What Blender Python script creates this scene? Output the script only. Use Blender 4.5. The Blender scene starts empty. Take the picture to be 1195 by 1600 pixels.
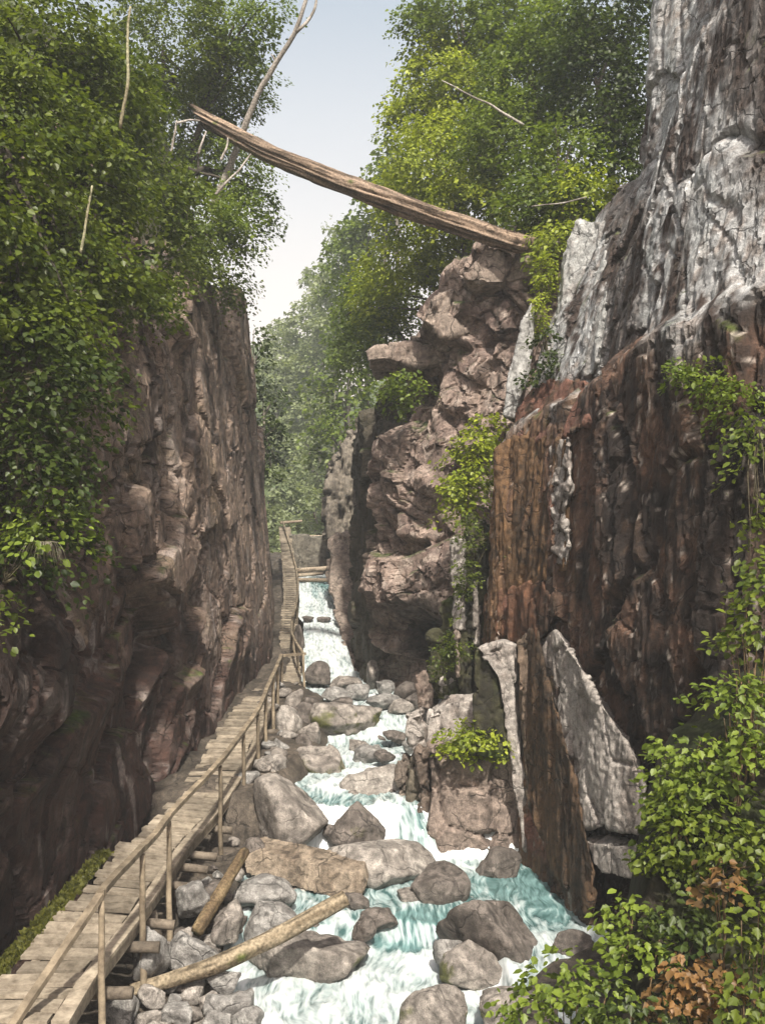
import bpy, bmesh, math, random
import numpy as np
from mathutils import Vector, Matrix

# ------------------------------------------------------------------ camera, world, sun, exposure
scene = bpy.context.scene
F, CX, HY = 1500.0, 597.5, 900.0        # focal length, centre column and horizon row in photo pixels
cam_d = bpy.data.cameras.new('camera'); cam = bpy.data.objects.new('camera', cam_d)
scene.collection.objects.link(cam); scene.camera = cam
cam.location = (0, 0, 0); cam.rotation_euler = (math.radians(90), 0, 0)
cam_d.sensor_fit = 'HORIZONTAL'; cam_d.sensor_width = 36; cam_d.lens = F / 1195 * 36
cam_d.shift_y = (HY - 800) / 1195; cam_d.clip_start = 0.1; cam_d.clip_end = 2000

SUN_TO = Vector((0.09, -0.64, 0.76)).normalized()      # direction towards the sun
sun_el = math.asin(SUN_TO.z); sun_az = math.atan2(SUN_TO.x, SUN_TO.y)
world = bpy.data.worlds.new('World'); scene.world = world; world.use_nodes = True
wn = world.node_tree.nodes; wl = world.node_tree.links; wn.clear()
sky = wn.new('ShaderNodeTexSky'); sky.sky_type = 'NISHITA'; sky.sun_disc = False
sky.sun_elevation = sun_el; sky.sun_rotation = sun_az
sky.air_density = 1.0; sky.dust_density = 6.0; sky.ozone_density = 1.0; sky.altitude = 300
hs = wn.new('ShaderNodeHueSaturation'); hs.inputs['Value'].default_value = 1.6; hs.inputs['Saturation'].default_value = 0.9; hs.inputs['Hue'].default_value = 0.475
bg = wn.new('ShaderNodeBackground'); bg.inputs['Strength'].default_value = 0.105
wo = wn.new('ShaderNodeOutputWorld')
tcw = wn.new('ShaderNodeTexCoord'); sxyz = wn.new('ShaderNodeSeparateXYZ'); mrw = wn.new('ShaderNodeMapRange'); mixw = wn.new('ShaderNodeMix'); mixw.data_type = 'RGBA'
mrw.inputs[1].default_value = 0.12; mrw.inputs[2].default_value = 0.52; mrw.inputs[3].default_value = 1.0; mrw.inputs[4].default_value = 0.2
mixw.inputs[7].default_value = (9.0, 7.7, 6.6, 1)          # pale summer haze, thicker towards the horizon all round
wl.new(tcw.outputs['Generated'], sxyz.inputs[0]); wl.new(sxyz.outputs['Z'], mrw.inputs[0]); wl.new(mrw.outputs[0], mixw.inputs[0])
wl.new(sky.outputs[0], hs.inputs['Color']); wl.new(hs.outputs[0], mixw.inputs[6]); wl.new(mixw.outputs[2], bg.inputs['Color']); wl.new(bg.outputs[0], wo.inputs['Surface'])
sd = bpy.data.lights.new('sun', 'SUN'); sd.energy = 5.0; sd.angle = math.radians(2.0); sd.color = (1, 0.94, 0.84)
so = bpy.data.objects.new('sun', sd); scene.collection.objects.link(so)
so.rotation_euler = SUN_TO.to_track_quat('Z', 'Y').to_euler(); so.location = (10, -20, 40)
scene.view_settings.view_transform = 'Standard'; scene.view_settings.look = 'None'
scene.view_settings.exposure = 0.55; scene.view_settings.gamma = 1.0; scene.view_settings.use_curve_mapping = False
scene.render.engine = 'CYCLES'
scene.cycles.use_denoising = True
scene.cycles.max_bounces = 6; scene.cycles.diffuse_bounces = 2; scene.cycles.glossy_bounces = 2
scene.cycles.transmission_bounces = 4; scene.cycles.volume_bounces = 0; scene.cycles.transparent_max_bounces = 8
scene.cycles.caustics_reflective = False; scene.cycles.caustics_refractive = False

COL = scene.collection
rng = np.random.default_rng(7); random.seed(7)

def W(px, py, d):
    return np.array([(px - CX) * d / F, d, (HY - py) * d / F])

# ------------------------------------------------------------------ numpy noise
def _h(ix, iy, iz, s):
    with np.errstate(over='ignore'):
        h = (ix.astype(np.uint32) * np.uint32(374761393) + iy.astype(np.uint32) * np.uint32(668265263)
             + iz.astype(np.uint32) * np.uint32(2246822519) + np.uint32((s * 3266489917 + 12345) & 0xffffffff))
        h = (h ^ (h >> np.uint32(13))) * np.uint32(1274126177)
        h = (h ^ (h >> np.uint32(15))) * np.uint32(2654435761)
        return h ^ (h >> np.uint32(16))

def noise(P, s=0):
    """value-gradient noise in about -1..1"""
    P = np.asarray(P, np.float32)
    I = np.floor(P).astype(np.int64); f = P - I
    u = f * f * f * (f * (f * 6 - 15) + 10)
    out = 0
    for dx in (0, 1):
        wx = u[:, 0] if dx else 1 - u[:, 0]
        for dy in (0, 1):
            wy = u[:, 1] if dy else 1 - u[:, 1]
            for dz in (0, 1):
                wz = u[:, 2] if dz else 1 - u[:, 2]
                h = _h(I[:, 0] + dx, I[:, 1] + dy, I[:, 2] + dz, s)
                gx = ((h & np.uint32(1023)).astype(np.float32) / 511.5 - 1)
                gy = (((h >> np.uint32(10)) & np.uint32(1023)).astype(np.float32) / 511.5 - 1)
                gz = (((h >> np.uint32(20)) & np.uint32(1023)).astype(np.float32) / 511.5 - 1)
                out = out + wx * wy * wz * (gx * (f[:, 0] - dx) + gy * (f[:, 1] - dy) + gz * (f[:, 2] - dz))
    return out * 1.5

def fbm(P, s=0, o=4, g=0.5, l=2.03):
    P = np.asarray(P, np.float32); a = 1.0; r = 0; t = 0
    for k in range(o):
        r = r + a * noise(P, s + k * 17); t += a; a *= g; P = P * l + 3.1
    return r / t * 1.6

def ridged(P, s=0, o=4):
    P = np.asarray(P, np.float32); a = 1.0; r = 0; t = 0
    for k in range(o):
        r = r + a * (1 - np.minimum(1, np.abs(noise(P, s + k * 13)) * 2.2)); t += a; a *= 0.5; P = P * 2.1 + 1.7
    return r / t

def vor(P, s=0, tilt=1.0):
    """facet displacement, distance to the cell border and a random per cell"""
    P = np.asarray(P, np.float32); I = np.floor(P).astype(np.int64)
    n = len(P); f1 = np.full(n, 9., np.float32); f2 = np.full(n, 9., np.float32)
    fac = np.zeros(n, np.float32); rid = np.zeros(n, np.float32)
    for dx in (-1, 0, 1):
        for dy in (-1, 0, 1):
            for dz in (-1, 0, 1):
                J = I + np.array([dx, dy, dz])
                h = _h(J[:, 0], J[:, 1], J[:, 2], s); g = _h(J[:, 0], J[:, 1], J[:, 2], s + 91)
                q = np.stack([(h & np.uint32(1023)), (h >> np.uint32(10)) & np.uint32(1023), (h >> np.uint32(20)) & np.uint32(1023)], 1).astype(np.float32) / 1023
                D = P - (J + q); d = np.einsum('ij,ij->i', D, D) ** 0.5
                gv = np.stack([(g & np.uint32(255)), (g >> np.uint32(8)) & np.uint32(255), (g >> np.uint32(16)) & np.uint32(255)], 1).astype(np.float32) / 127.5 - 1
                r = (g >> np.uint32(24)).astype(np.float32) / 255
                new = d < f1
                f2 = np.where(new, f1, np.minimum(f2, d)); f1 = np.where(new, d, f1)
                fac = np.where(new, (r - .5) * 1.3 + tilt * np.einsum('ij,ij->i', gv, D), fac); rid = np.where(new, r, rid)
    return fac, f2 - f1, rid

def ss(a, b, x):
    t = np.clip((x - a) / (b - a), 0, 1); return t * t * (3 - 2 * t)

def mix(a, b, t):
    t = np.asarray(t)[:, None] if np.ndim(t) else t
    return np.asarray(a) * (1 - t) + np.asarray(b) * t

# ------------------------------------------------------------------ object helpers
def mesh_arrays(name, V, faces, k, smooth=True, col=None, attrs=None):
    """faces: (n,k) int array"""
    me = bpy.data.meshes.new(name); V = np.asarray(V, np.float32); faces = np.asarray(faces, np.int32)
    me.vertices.add(len(V)); me.vertices.foreach_set('co', V.ravel())
    me.loops.add(faces.size); me.loops.foreach_set('vertex_index', faces.ravel())
    me.polygons.add(len(faces))
    me.polygons.foreach_set('loop_start', np.arange(0, faces.size, k, dtype=np.int32))
    me.polygons.foreach_set('use_smooth', np.full(len(faces), bool(smooth)))
    if col is not None: set_col(me, col)
    for n_, a in (attrs or {}).items():
        at = me.attributes.new(n_, 'FLOAT', 'POINT'); at.data.foreach_set('value', np.asarray(a, np.float32))
    me.update(calc_edges=True); me.validate()
    return me

def set_col(me, col):
    at = me.attributes.new('Col', 'FLOAT_COLOR', 'POINT')
    c = np.ones((len(me.vertices), 4), np.float32); c[:, :3] = np.clip(col, 0.004, 0.9)
    at.data.foreach_set('color', c.ravel())

def obj(name, me, mat=None, parent=None, loc=None):
    o = bpy.data.objects.new(name, me); COL.objects.link(o)
    if mat is not None and not me.materials: me.materials.append(mat)
    if parent is not None: o.parent = parent
    if loc is not None: o.location = loc
    return o

def tag(o, label, cat, group=None):
    o['label'] = label; o['category'] = cat
    if group: o['group'] = group
    return o

def thing(name, label, cat, loc=(0, 0, 0), group=None):
    o = bpy.data.objects.new(name, None); COL.objects.link(o); o.location = loc
    o.empty_display_size = 0.2
    return tag(o, label, cat, group)

def struct(name, me, mat): 
    o = obj(name, me, mat); o['kind'] = 'structure'; return o

def child(name, me, mat, parent):
    """part with world-space mesh under a located parent"""
    o = obj(name, me, mat, parent); o.location = -Vector(parent.location); return o

def grid_faces(nu, nv):
    i = np.arange(nu * nv).reshape(nu, nv)
    return np.stack([i[:-1, :-1].ravel(), i[1:, :-1].ravel(), i[1:, 1:].ravel(), i[:-1, 1:].ravel()], 1)

def vert_normals(V, Fq):
    N = np.zeros_like(V); n = np.cross(V[Fq[:, 2]] - V[Fq[:, 0]], V[Fq[:, -1]] - V[Fq[:, 1]]) if Fq.shape[1] == 4 else np.cross(V[Fq[:, 1]] - V[Fq[:, 0]], V[Fq[:, 2]] - V[Fq[:, 0]])
    for k in range(Fq.shape[1]):
        for c in range(3): N[:, c] += np.bincount(Fq[:, k], n[:, c], len(V))
    return N / (np.linalg.norm(N, axis=1, keepdims=True) + 1e-9)

# ------------------------------------------------------------------ materials
def new_mat(name):
    m = bpy.data.materials.new(name); m.use_nodes = True; nt = m.node_tree; nt.nodes.clear()
    out = nt.nodes.new('ShaderNodeOutputMaterial'); return m, nt, out

def nd(nt, t, **kw):
    n = nt.nodes.new(t)
    for k, v in kw.items():
        if k in n.inputs: n.inputs[k].default_value = v
        else: setattr(n, k, v)
    return n

def rock_material(name='rock', bump=.06, lo=.38, hi=1.55, crack=.35, chip=-.3, tint=(1.03, .99, .93)):
    m, nt, out = new_mat(name); L = nt.links.new
    p = nd(nt, 'ShaderNodeBsdfPrincipled'); p.inputs['Specular IOR Level'].default_value = 0.35
    a = nd(nt, 'ShaderNodeAttribute', attribute_name='Col')
    g = nd(nt, 'ShaderNodeNewGeometry')
    n1 = nd(nt, 'ShaderNodeTexNoise'); n1.inputs['Scale'].default_value = 7; n1.inputs['Detail'].default_value = 10; n1.inputs['Roughness'].default_value = .74
    n2 = nd(nt, 'ShaderNodeTexNoise'); n2.inputs['Scale'].default_value = 55; n2.inputs['Detail'].default_value = 4; n2.inputs['Roughness'].default_value = .7
    mp = nd(nt, 'ShaderNodeMapping'); mp.inputs['Scale'].default_value = (1, 1, .22)
    n3 = nd(nt, 'ShaderNodeTexNoise'); n3.inputs['Scale'].default_value = 7; n3.inputs['Detail'].default_value = 6; n3.inputs['Roughness'].default_value = .65
    L(g.outputs['Position'], n1.inputs['Vector']); L(g.outputs['Position'], n2.inputs['Vector'])
    L(g.outputs['Position'], mp.inputs['Vector']); L(mp.outputs[0], n3.inputs['Vector'])
    r1 = nd(nt, 'ShaderNodeMapRange'); r1.inputs[1].default_value = .32; r1.inputs[2].default_value = .7; r1.inputs[3].default_value = lo; r1.inputs[4].default_value = hi
    L(n1.outputs[0], r1.inputs[0])
    r2 = nd(nt, 'ShaderNodeMapRange'); r2.inputs[1].default_value = .3; r2.inputs[2].default_value = .7; r2.inputs[3].default_value = .6; r2.inputs[4].default_value = 1.4
    L(n2.outputs[0], r2.inputs[0])
    r3 = nd(nt, 'ShaderNodeMapRange'); r3.inputs[1].default_value = .35; r3.inputs[2].default_value = .65; r3.inputs[3].default_value = .75; r3.inputs[4].default_value = 1.25
    L(n3.outputs[0], r3.inputs[0])
    mm = nd(nt, 'ShaderNodeMath', operation='MULTIPLY'); L(r1.outputs[0], mm.inputs[0]); L(r2.outputs[0], mm.inputs[1])
    m3 = nd(nt, 'ShaderNodeMath', operation='MULTIPLY'); L(mm.outputs[0], m3.inputs[0]); L(r3.outputs[0], m3.inputs[1])
    vm = nd(nt, 'ShaderNodeVectorMath', operation='SCALE'); tn = nd(nt, 'ShaderNodeVectorMath', operation='MULTIPLY'); tn.inputs[1].default_value = tint; L(a.outputs['Color'], tn.inputs[0]); L(tn.outputs[0], vm.inputs[0]); L(m3.outputs[0], vm.inputs['Scale'])
    L(vm.outputs[0], p.inputs['Base Color'])
    rr = nd(nt, 'ShaderNodeMapRange'); rr.inputs[3].default_value = .55; rr.inputs[4].default_value = .95; L(n1.outputs[0], rr.inputs[0]); L(rr.outputs[0], p.inputs['Roughness'])
    # chipped facets and thin cracks, both on warped coordinates
    wn_ = nd(nt, 'ShaderNodeTexNoise'); wn_.inputs['Scale'].default_value = 1.3; wn_.inputs['Detail'].default_value = 4; L(g.outputs['Position'], wn_.inputs['Vector'])
    wa = nd(nt, 'ShaderNodeVectorMath', operation='MULTIPLY_ADD'); wa.inputs[1].default_value = (.9, .9, .9); L(wn_.outputs['Color'], wa.inputs[0]); L(g.outputs['Position'], wa.inputs[2])
    v1 = nd(nt, 'ShaderNodeTexVoronoi', feature='F1'); v1.inputs['Scale'].default_value = 5.5; L(wa.outputs[0], v1.inputs['Vector'])
    v2 = nd(nt, 'ShaderNodeTexVoronoi', feature='DISTANCE_TO_EDGE'); v2.inputs['Scale'].default_value = 1.5; L(wa.outputs[0], v2.inputs['Vector'])
    ck = nd(nt, 'ShaderNodeMapRange'); ck.inputs[1].default_value = .002; ck.inputs[2].default_value = .026; L(v2.outputs['Distance'], ck.inputs[0])
    cw = nd(nt, 'ShaderNodeMapRange'); cw.inputs[1].default_value = .42; cw.inputs[2].default_value = .56; L(wn_.outputs[0], cw.inputs[0])     # cracks only here and there
    cm = nd(nt, 'ShaderNodeMath', operation='MAXIMUM'); L(ck.outputs[0], cm.inputs[0]); L(cw.outputs[0], cm.inputs[1])
    ad = nd(nt, 'ShaderNodeMath', operation='MULTIPLY_ADD'); ad.inputs[1].default_value = .22; L(n2.outputs[0], ad.inputs[0]); L(n1.outputs[0], ad.inputs[2])
    a3 = nd(nt, 'ShaderNodeMath', operation='MULTIPLY_ADD'); a3.inputs[1].default_value = .8; L(n3.outputs[0], a3.inputs[0]); L(ad.outputs[0], a3.inputs[2])
    a4 = nd(nt, 'ShaderNodeMath', operation='MULTIPLY_ADD'); a4.inputs[1].default_value = chip; L(v1.outputs['Distance'], a4.inputs[0]); L(a3.outputs[0], a4.inputs[2])
    a5 = nd(nt, 'ShaderNodeMath', operation='MULTIPLY_ADD'); a5.inputs[1].default_value = .35; L(cm.outputs[0], a5.inputs[0]); L(a4.outputs[0], a5.inputs[2])
    b = nd(nt, 'ShaderNodeBump'); b.inputs['Strength'].default_value = 1.0; b.inputs['Distance'].default_value = bump
    L(a5.outputs[0], b.inputs['Height']); L(b.outputs[0], p.inputs['Normal'])
    # darker tone along the cracks
    cd = nd(nt, 'ShaderNodeMapRange'); cd.inputs[3].default_value = crack; cd.inputs[4].default_value = 1; L(cm.outputs[0], cd.inputs[0])
    m4 = nd(nt, 'ShaderNodeMath', operation='MULTIPLY'); L(m3.outputs[0], m4.inputs[0]); L(cd.outputs[0], m4.inputs[1]); L(m4.outputs[0], vm.inputs['Scale'])
    L(p.outputs[0], out.inputs[0]); return m

def leaf_material():
    m, nt, out = new_mat('leaf'); L = nt.links.new
    a = nd(nt, 'ShaderNodeAttribute', attribute_name='Col')
    oi = nd(nt, 'ShaderNodeObjectInfo')
    d = nd(nt, 'ShaderNodeBsdfPrincipled'); d.inputs['Roughness'].default_value = .45; d.inputs['Specular IOR Level'].default_value = .35
    t = nd(nt, 'ShaderNodeBsdfTranslucent')
    vm = nd(nt, 'ShaderNodeVectorMath', operation='MULTIPLY'); vm.inputs[1].default_value = (1.25, 1.25, .7)
    L(a.outputs['Color'], d.inputs['Base Color']); L(a.outputs['Color'], vm.inputs[0]); L(vm.outputs[0], t.inputs['Color'])
    mx = nd(nt, 'ShaderNodeMixShader'); mx.inputs[0].default_value = .42
    L(d.outputs[0], mx.inputs[1]); L(t.outputs[0], mx.inputs[2]); L(mx.outputs[0], out.inputs[0]); return m

def wood_material(name, c0, c1, scale=(1, 1, 1), bump=.5):
    m, nt, out = new_mat(name); L = nt.links.new
    p = nd(nt, 'ShaderNodeBsdfPrincipled'); p.inputs['Roughness'].default_value = .8; p.inputs['Specular IOR Level'].default_value = .25
    tc = nd(nt, 'ShaderNodeTexCoord'); mp = nd(nt, 'ShaderNodeMapping'); mp.inputs['Scale'].default_value = scale
    L(tc.outputs['Object'], mp.inputs['Vector'])
    n = nd(nt, 'ShaderNodeTexNoise'); n.inputs['Scale'].default_value = 6; n.inputs['Detail'].default_value = 7; n.inputs['Roughness'].default_value = .7
    L(mp.outputs[0], n.inputs['Vector'])
    n2 = nd(nt, 'ShaderNodeTexNoise'); n2.inputs['Scale'].default_value = 1.7; n2.inputs['Detail'].default_value = 3; L(tc.outputs['Object'], n2.inputs['Vector'])
    oi = nd(nt, 'ShaderNodeObjectInfo')
    r = nd(nt, 'ShaderNodeValToRGB'); r.color_ramp.elements[0].position = .33; r.color_ramp.elements[0].color = (*c0, 1); r.color_ramp.elements[1].position = .66; r.color_ramp.elements[1].color = (*c1, 1)
    L(n.outputs[0], r.inputs[0])
    mr = nd(nt, 'ShaderNodeMapRange'); mr.inputs[3].default_value = .7; mr.inputs[4].default_value = 1.25; L(oi.outputs['Random'], mr.inputs[0])
    m2 = nd(nt, 'ShaderNodeMapRange'); m2.inputs[1].default_value = .3; m2.inputs[2].default_value = .7; m2.inputs[3].default_value = .65; m2.inputs[4].default_value = 1.2; L(n2.outputs[0], m2.inputs[0])
    mm = nd(nt, 'ShaderNodeMath', operation='MULTIPLY'); L(mr.outputs[0], mm.inputs[0]); L(m2.outputs[0], mm.inputs[1])
    vm = nd(nt, 'ShaderNodeVectorMath', operation='SCALE'); L(r.outputs[0], vm.inputs[0]); L(mm.outputs[0], vm.inputs['Scale']); L(vm.outputs[0], p.inputs['Base Color'])
    b = nd(nt, 'ShaderNodeBump'); b.inputs['Strength'].default_value = bump; b.inputs['Distance'].default_value = .02; L(n.outputs[0], b.inputs['Height']); L(b.outputs[0], p.inputs['Normal'])
    L(p.outputs[0], out.inputs[0]); return m

def attr_material(name, rough=.9, scale=14, lo=.6, hi=1.4):
    m, nt, out = new_mat(name); L = nt.links.new
    p = nd(nt, 'ShaderNodeBsdfPrincipled'); p.inputs['Roughness'].default_value = rough; p.inputs['Specular IOR Level'].default_value = .2
    a = nd(nt, 'ShaderNodeAttribute', attribute_name='Col'); g = nd(nt, 'ShaderNodeNewGeometry')
    n = nd(nt, 'ShaderNodeTexNoise'); n.inputs['Scale'].default_value = scale; n.inputs['Detail'].default_value = 6; L(g.outputs['Position'], n.inputs['Vector'])
    r = nd(nt, 'ShaderNodeMapRange'); r.inputs[1].default_value = .3; r.inputs[2].default_value = .7; r.inputs[3].default_value = lo; r.inputs[4].default_value = hi; L(n.outputs[0], r.inputs[0])
    vm = nd(nt, 'ShaderNodeVectorMath', operation='SCALE'); L(a.outputs['Color'], vm.inputs[0]); L(r.outputs[0], vm.inputs['Scale']); L(vm.outputs[0], p.inputs['Base Color'])
    b = nd(nt, 'ShaderNodeBump'); b.inputs['Strength'].default_value = .6; b.inputs['Distance'].default_value = .03; L(n.outputs[0], b.inputs['Height']); L(b.outputs[0], p.inputs['Normal'])
    L(p.outputs[0], out.inputs[0]); return m

def water_material():
    m, nt, out = new_mat('stream_water'); L = nt.links.new
    a = nd(nt, 'ShaderNodeAttribute', attribute_name='foam')
    fl = nd(nt, 'ShaderNodeAttribute', attribute_name='flow', attribute_type='GEOMETRY')
    mp = nd(nt, 'ShaderNodeMapping'); mp.inputs['Scale'].default_value = (6, 1.3, 1)
    L(fl.outputs['Vector'], mp.inputs['Vector'])
    n = nd(nt, 'ShaderNodeTexNoise'); n.inputs['Scale'].default_value = 2.0; n.inputs['Detail'].default_value = 4; n.inputs['Roughness'].default_value = .5; n.inputs['Distortion'].default_value = .1
    L(mp.outputs[0], n.inputs['Vector'])
    ad = nd(nt, 'ShaderNodeMath', operation='MULTIPLY_ADD'); ad.inputs[1].default_value = 1.15; L(n.outputs[0], ad.inputs[0]); L(a.outputs['Fac'], ad.inputs[2])
    r = nd(nt, 'ShaderNodeMapRange'); r.inputs[1].default_value = .66; r.inputs[2].default_value = 1.35; L(ad.outputs[0], r.inputs[0])
    w = nd(nt, 'ShaderNodeBsdfPrincipled'); w.inputs['Roughness'].default_value = .12
    cr = nd(nt, 'ShaderNodeValToRGB'); cr.color_ramp.elements[0].position = .35; cr.color_ramp.elements[0].color = (.045, .095, .092, 1); cr.color_ramp.elements[1].position = .75; cr.color_ramp.elements[1].color = (.21, .35, .345, 1)
    L(n.outputs[0], cr.inputs[0]); L(cr.outputs[0], w.inputs['Base Color'])
    f = nd(nt, 'ShaderNodeBsdfPrincipled'); f.inputs['Base Color'].default_value = (.60, .635, .63, 1); f.inputs['Roughness'].default_value = .55
    b = nd(nt, 'ShaderNodeBump'); b.inputs['Strength'].default_value = .5; b.inputs['Distance'].default_value = .05; L(n.outputs[0], b.inputs['Height']); L(b.outputs[0], w.inputs['Normal']); L(b.outputs[0], f.inputs['Normal'])
    mx = nd(nt, 'ShaderNodeMixShader'); L(r.outputs[0], mx.inputs[0]); L(w.outputs[0], mx.inputs[1]); L(f.outputs[0], mx.inputs[2]); L(mx.outputs[0], out.inputs[0]); return m

ROCK = rock_material(); STONE = rock_material('boulder_stone', .035, .45, 1.45, .5, -.2, (1, 1, .97)); LEAF = leaf_material(); WATER = water_material()
SOIL = attr_material('soil'); BARK = attr_material('bark', .9, 22, .5, 1.5)
PLANK = wood_material('weathered_plank', (.12, .097, .07), (.34, .29, .22), (1, 1, 1), .5)
CLEAT = wood_material('dark_cleat', (.04, .032, .024), (.12, .097, .07))
OLDLOG = wood_material('old_log', (.06, .048, .036), (.20, .165, .125), (1, 1, 1), .8)
POLE = wood_material('peeled_pole', (.11, .085, .058), (.30, .245, .17), (1, 1, 1), .4)

# ------------------------------------------------------------------ analytic layout of the gorge
def lin(xs, ys): 
    xs = np.array(xs, float); ys = np.array(ys, float)
    return lambda x: np.interp(x, xs, ys)

zw = lin([5, 12, 15.25, 15.8, 18.75, 19.25, 22, 24, 26, 31, 32], [-6.2, -6.12, -6.03, -5.72, -5.52, -4.6, -4.4, -4.22, -3.75, -3.2, -3.1])
deckR = [(150, 1527, 11.5), (216, 1442, 13), (296, 1321, 16.5), (346, 1266, 18.5), (397, 1186, 21), (422, 1120, 24), (438, 1078, 28)]

def plan_curve(pts, step):
    """resample an (X,Y,...) polyline smoothly; step is a function of the distance"""
    P = np.array(pts, float); t = np.r_[0, np.cumsum(np.linalg.norm(np.diff(P[:, :2], axis=0), axis=1))]
    ts = [0.0]
    while ts[-1] < t[-1]:
        y = np.interp(ts[-1], t, P[:, 1]); ts.append(ts[-1] + step(y))
    ts = np.array(ts[:-1] + [t[-1]])
    Q = np.stack([np.interp(ts, t, P[:, k]) for k in range(P.shape[1])], 1)
    # smooth
    for _ in range(6):
        Q[1:-1] = (Q[:-2] + 2 * Q[1:-1] + Q[2:]) / 4
    return Q, ts

def build_wall(name, plan, zbot, nz, side, lean, dispf, colf, step, cap=4.0, cap_slope=.25):
    """plan rows: X, Y, ztop.  side=+1: the rock face looks to +X, -1: to -X.  lean(Y,z) is added to X"""
    Q, ts = plan_curve(plan, step); nu = len(Q)
    T = np.gradient(Q[:, :2], axis=0); T /= np.linalg.norm(T, axis=1, keepdims=True)
    N = np.stack([T[:, 1], -T[:, 0]], 1) * side
    w = np.linspace(0, 1, nz)[None, :]
    ztop = Q[:, 2][:, None]
    # uneven top edge
    e = fbm(np.stack([ts * .8, ts * 0, ts * 0], 1), 5, 4) * .5 + vor(np.stack([ts * .9, ts * 0, ts * 0], 1), 6)[2] * .7 - .3
    ztop = ztop + e[:, None]
    Z = zbot + (ztop - zbot) * w
    X = np.repeat(Q[:, 0][:, None], nz, 1); Y = np.repeat(Q[:, 1][:, None], nz, 1)
    X = X + lean(Y, Z)
    nc = 26; q = (np.arange(1, nc + 1) / nc)[None, :] ** 1.6 * cap
    Xc = X[:, -1:] - N[:, 0:1] * q; Yc = Y[:, -1:] - N[:, 1:2] * q; Zc = Z[:, -1:] + q * cap_slope
    X = np.c_[X, Xc]; Y = np.c_[Y, Yc]; Z = np.c_[Z, Zc]
    n2 = nz + nc
    V = np.stack([X.ravel(), Y.ravel(), Z.ravel()], 1)
    NN = np.repeat(np.c_[N, np.zeros(nu)][:, None, :], n2, 1).copy()
    k = np.clip(np.arange(n2) - nz + 1, 0, 6) / 6.0
    NN[:, :, :] *= (1 - k)[None, :, None]; NN[:, :, 2] += k[None, :]
    NN = NN.reshape(-1, 3); NN /= np.linalg.norm(NN, axis=1, keepdims=True)
    S = np.repeat(ts[:, None], n2, 1).ravel()
    D = dispf(V, S)
    G = D.reshape(nu, n2); steep = np.abs(np.gradient(G, axis=1)) / ((zt_ := (Q[:, 2].mean() - zbot) / nz))
    Sm = G.copy()
    for _ in range(5): Sm[:, 1:-1] = (Sm[:, :-2] + 2 * Sm[:, 1:-1] + Sm[:, 2:]) / 4
    kk = ss(3.5, 6.0, steep)
    for _ in range(2): kk[:, 1:-1] = np.maximum(kk[:, 1:-1], .8 * np.maximum(kk[:, :-2], kk[:, 2:]))
    D = (G * (1 - kk) + Sm * kk).ravel()
    V2 = V + NN * D[:, None]
    V2[:, 2] += fbm(V * 1.6, 77, 3) * .12
    Fq = grid_faces(nu, n2)
    if side < 0: Fq = Fq[:, ::-1]
    Nv = vert_normals(V2, Fq)
    C = colf(V2, Nv, D, V)
    me = mesh_arrays(name, V2, Fq, 4, False, C)
    return struct(name, me, ROCK)

def proj(V):
    return CX + F * V[:, 0] / V[:, 1], HY - F * V[:, 2] / V[:, 1]

def moss_mix(C, V, Nv, amount, col=(.05, .075, .012), s=3):
    n = fbm(V * 1.1, s, 4) * .6 + fbm(V * 6, s + 5, 3) * .35
    m = ss(.15, .55, Nv[:, 2] * .8 + n + amount - .5)
    return mix(C, np.array(col) * (1 + .5 * fbm(V * 9, 8, 2))[:, None], m)

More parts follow.
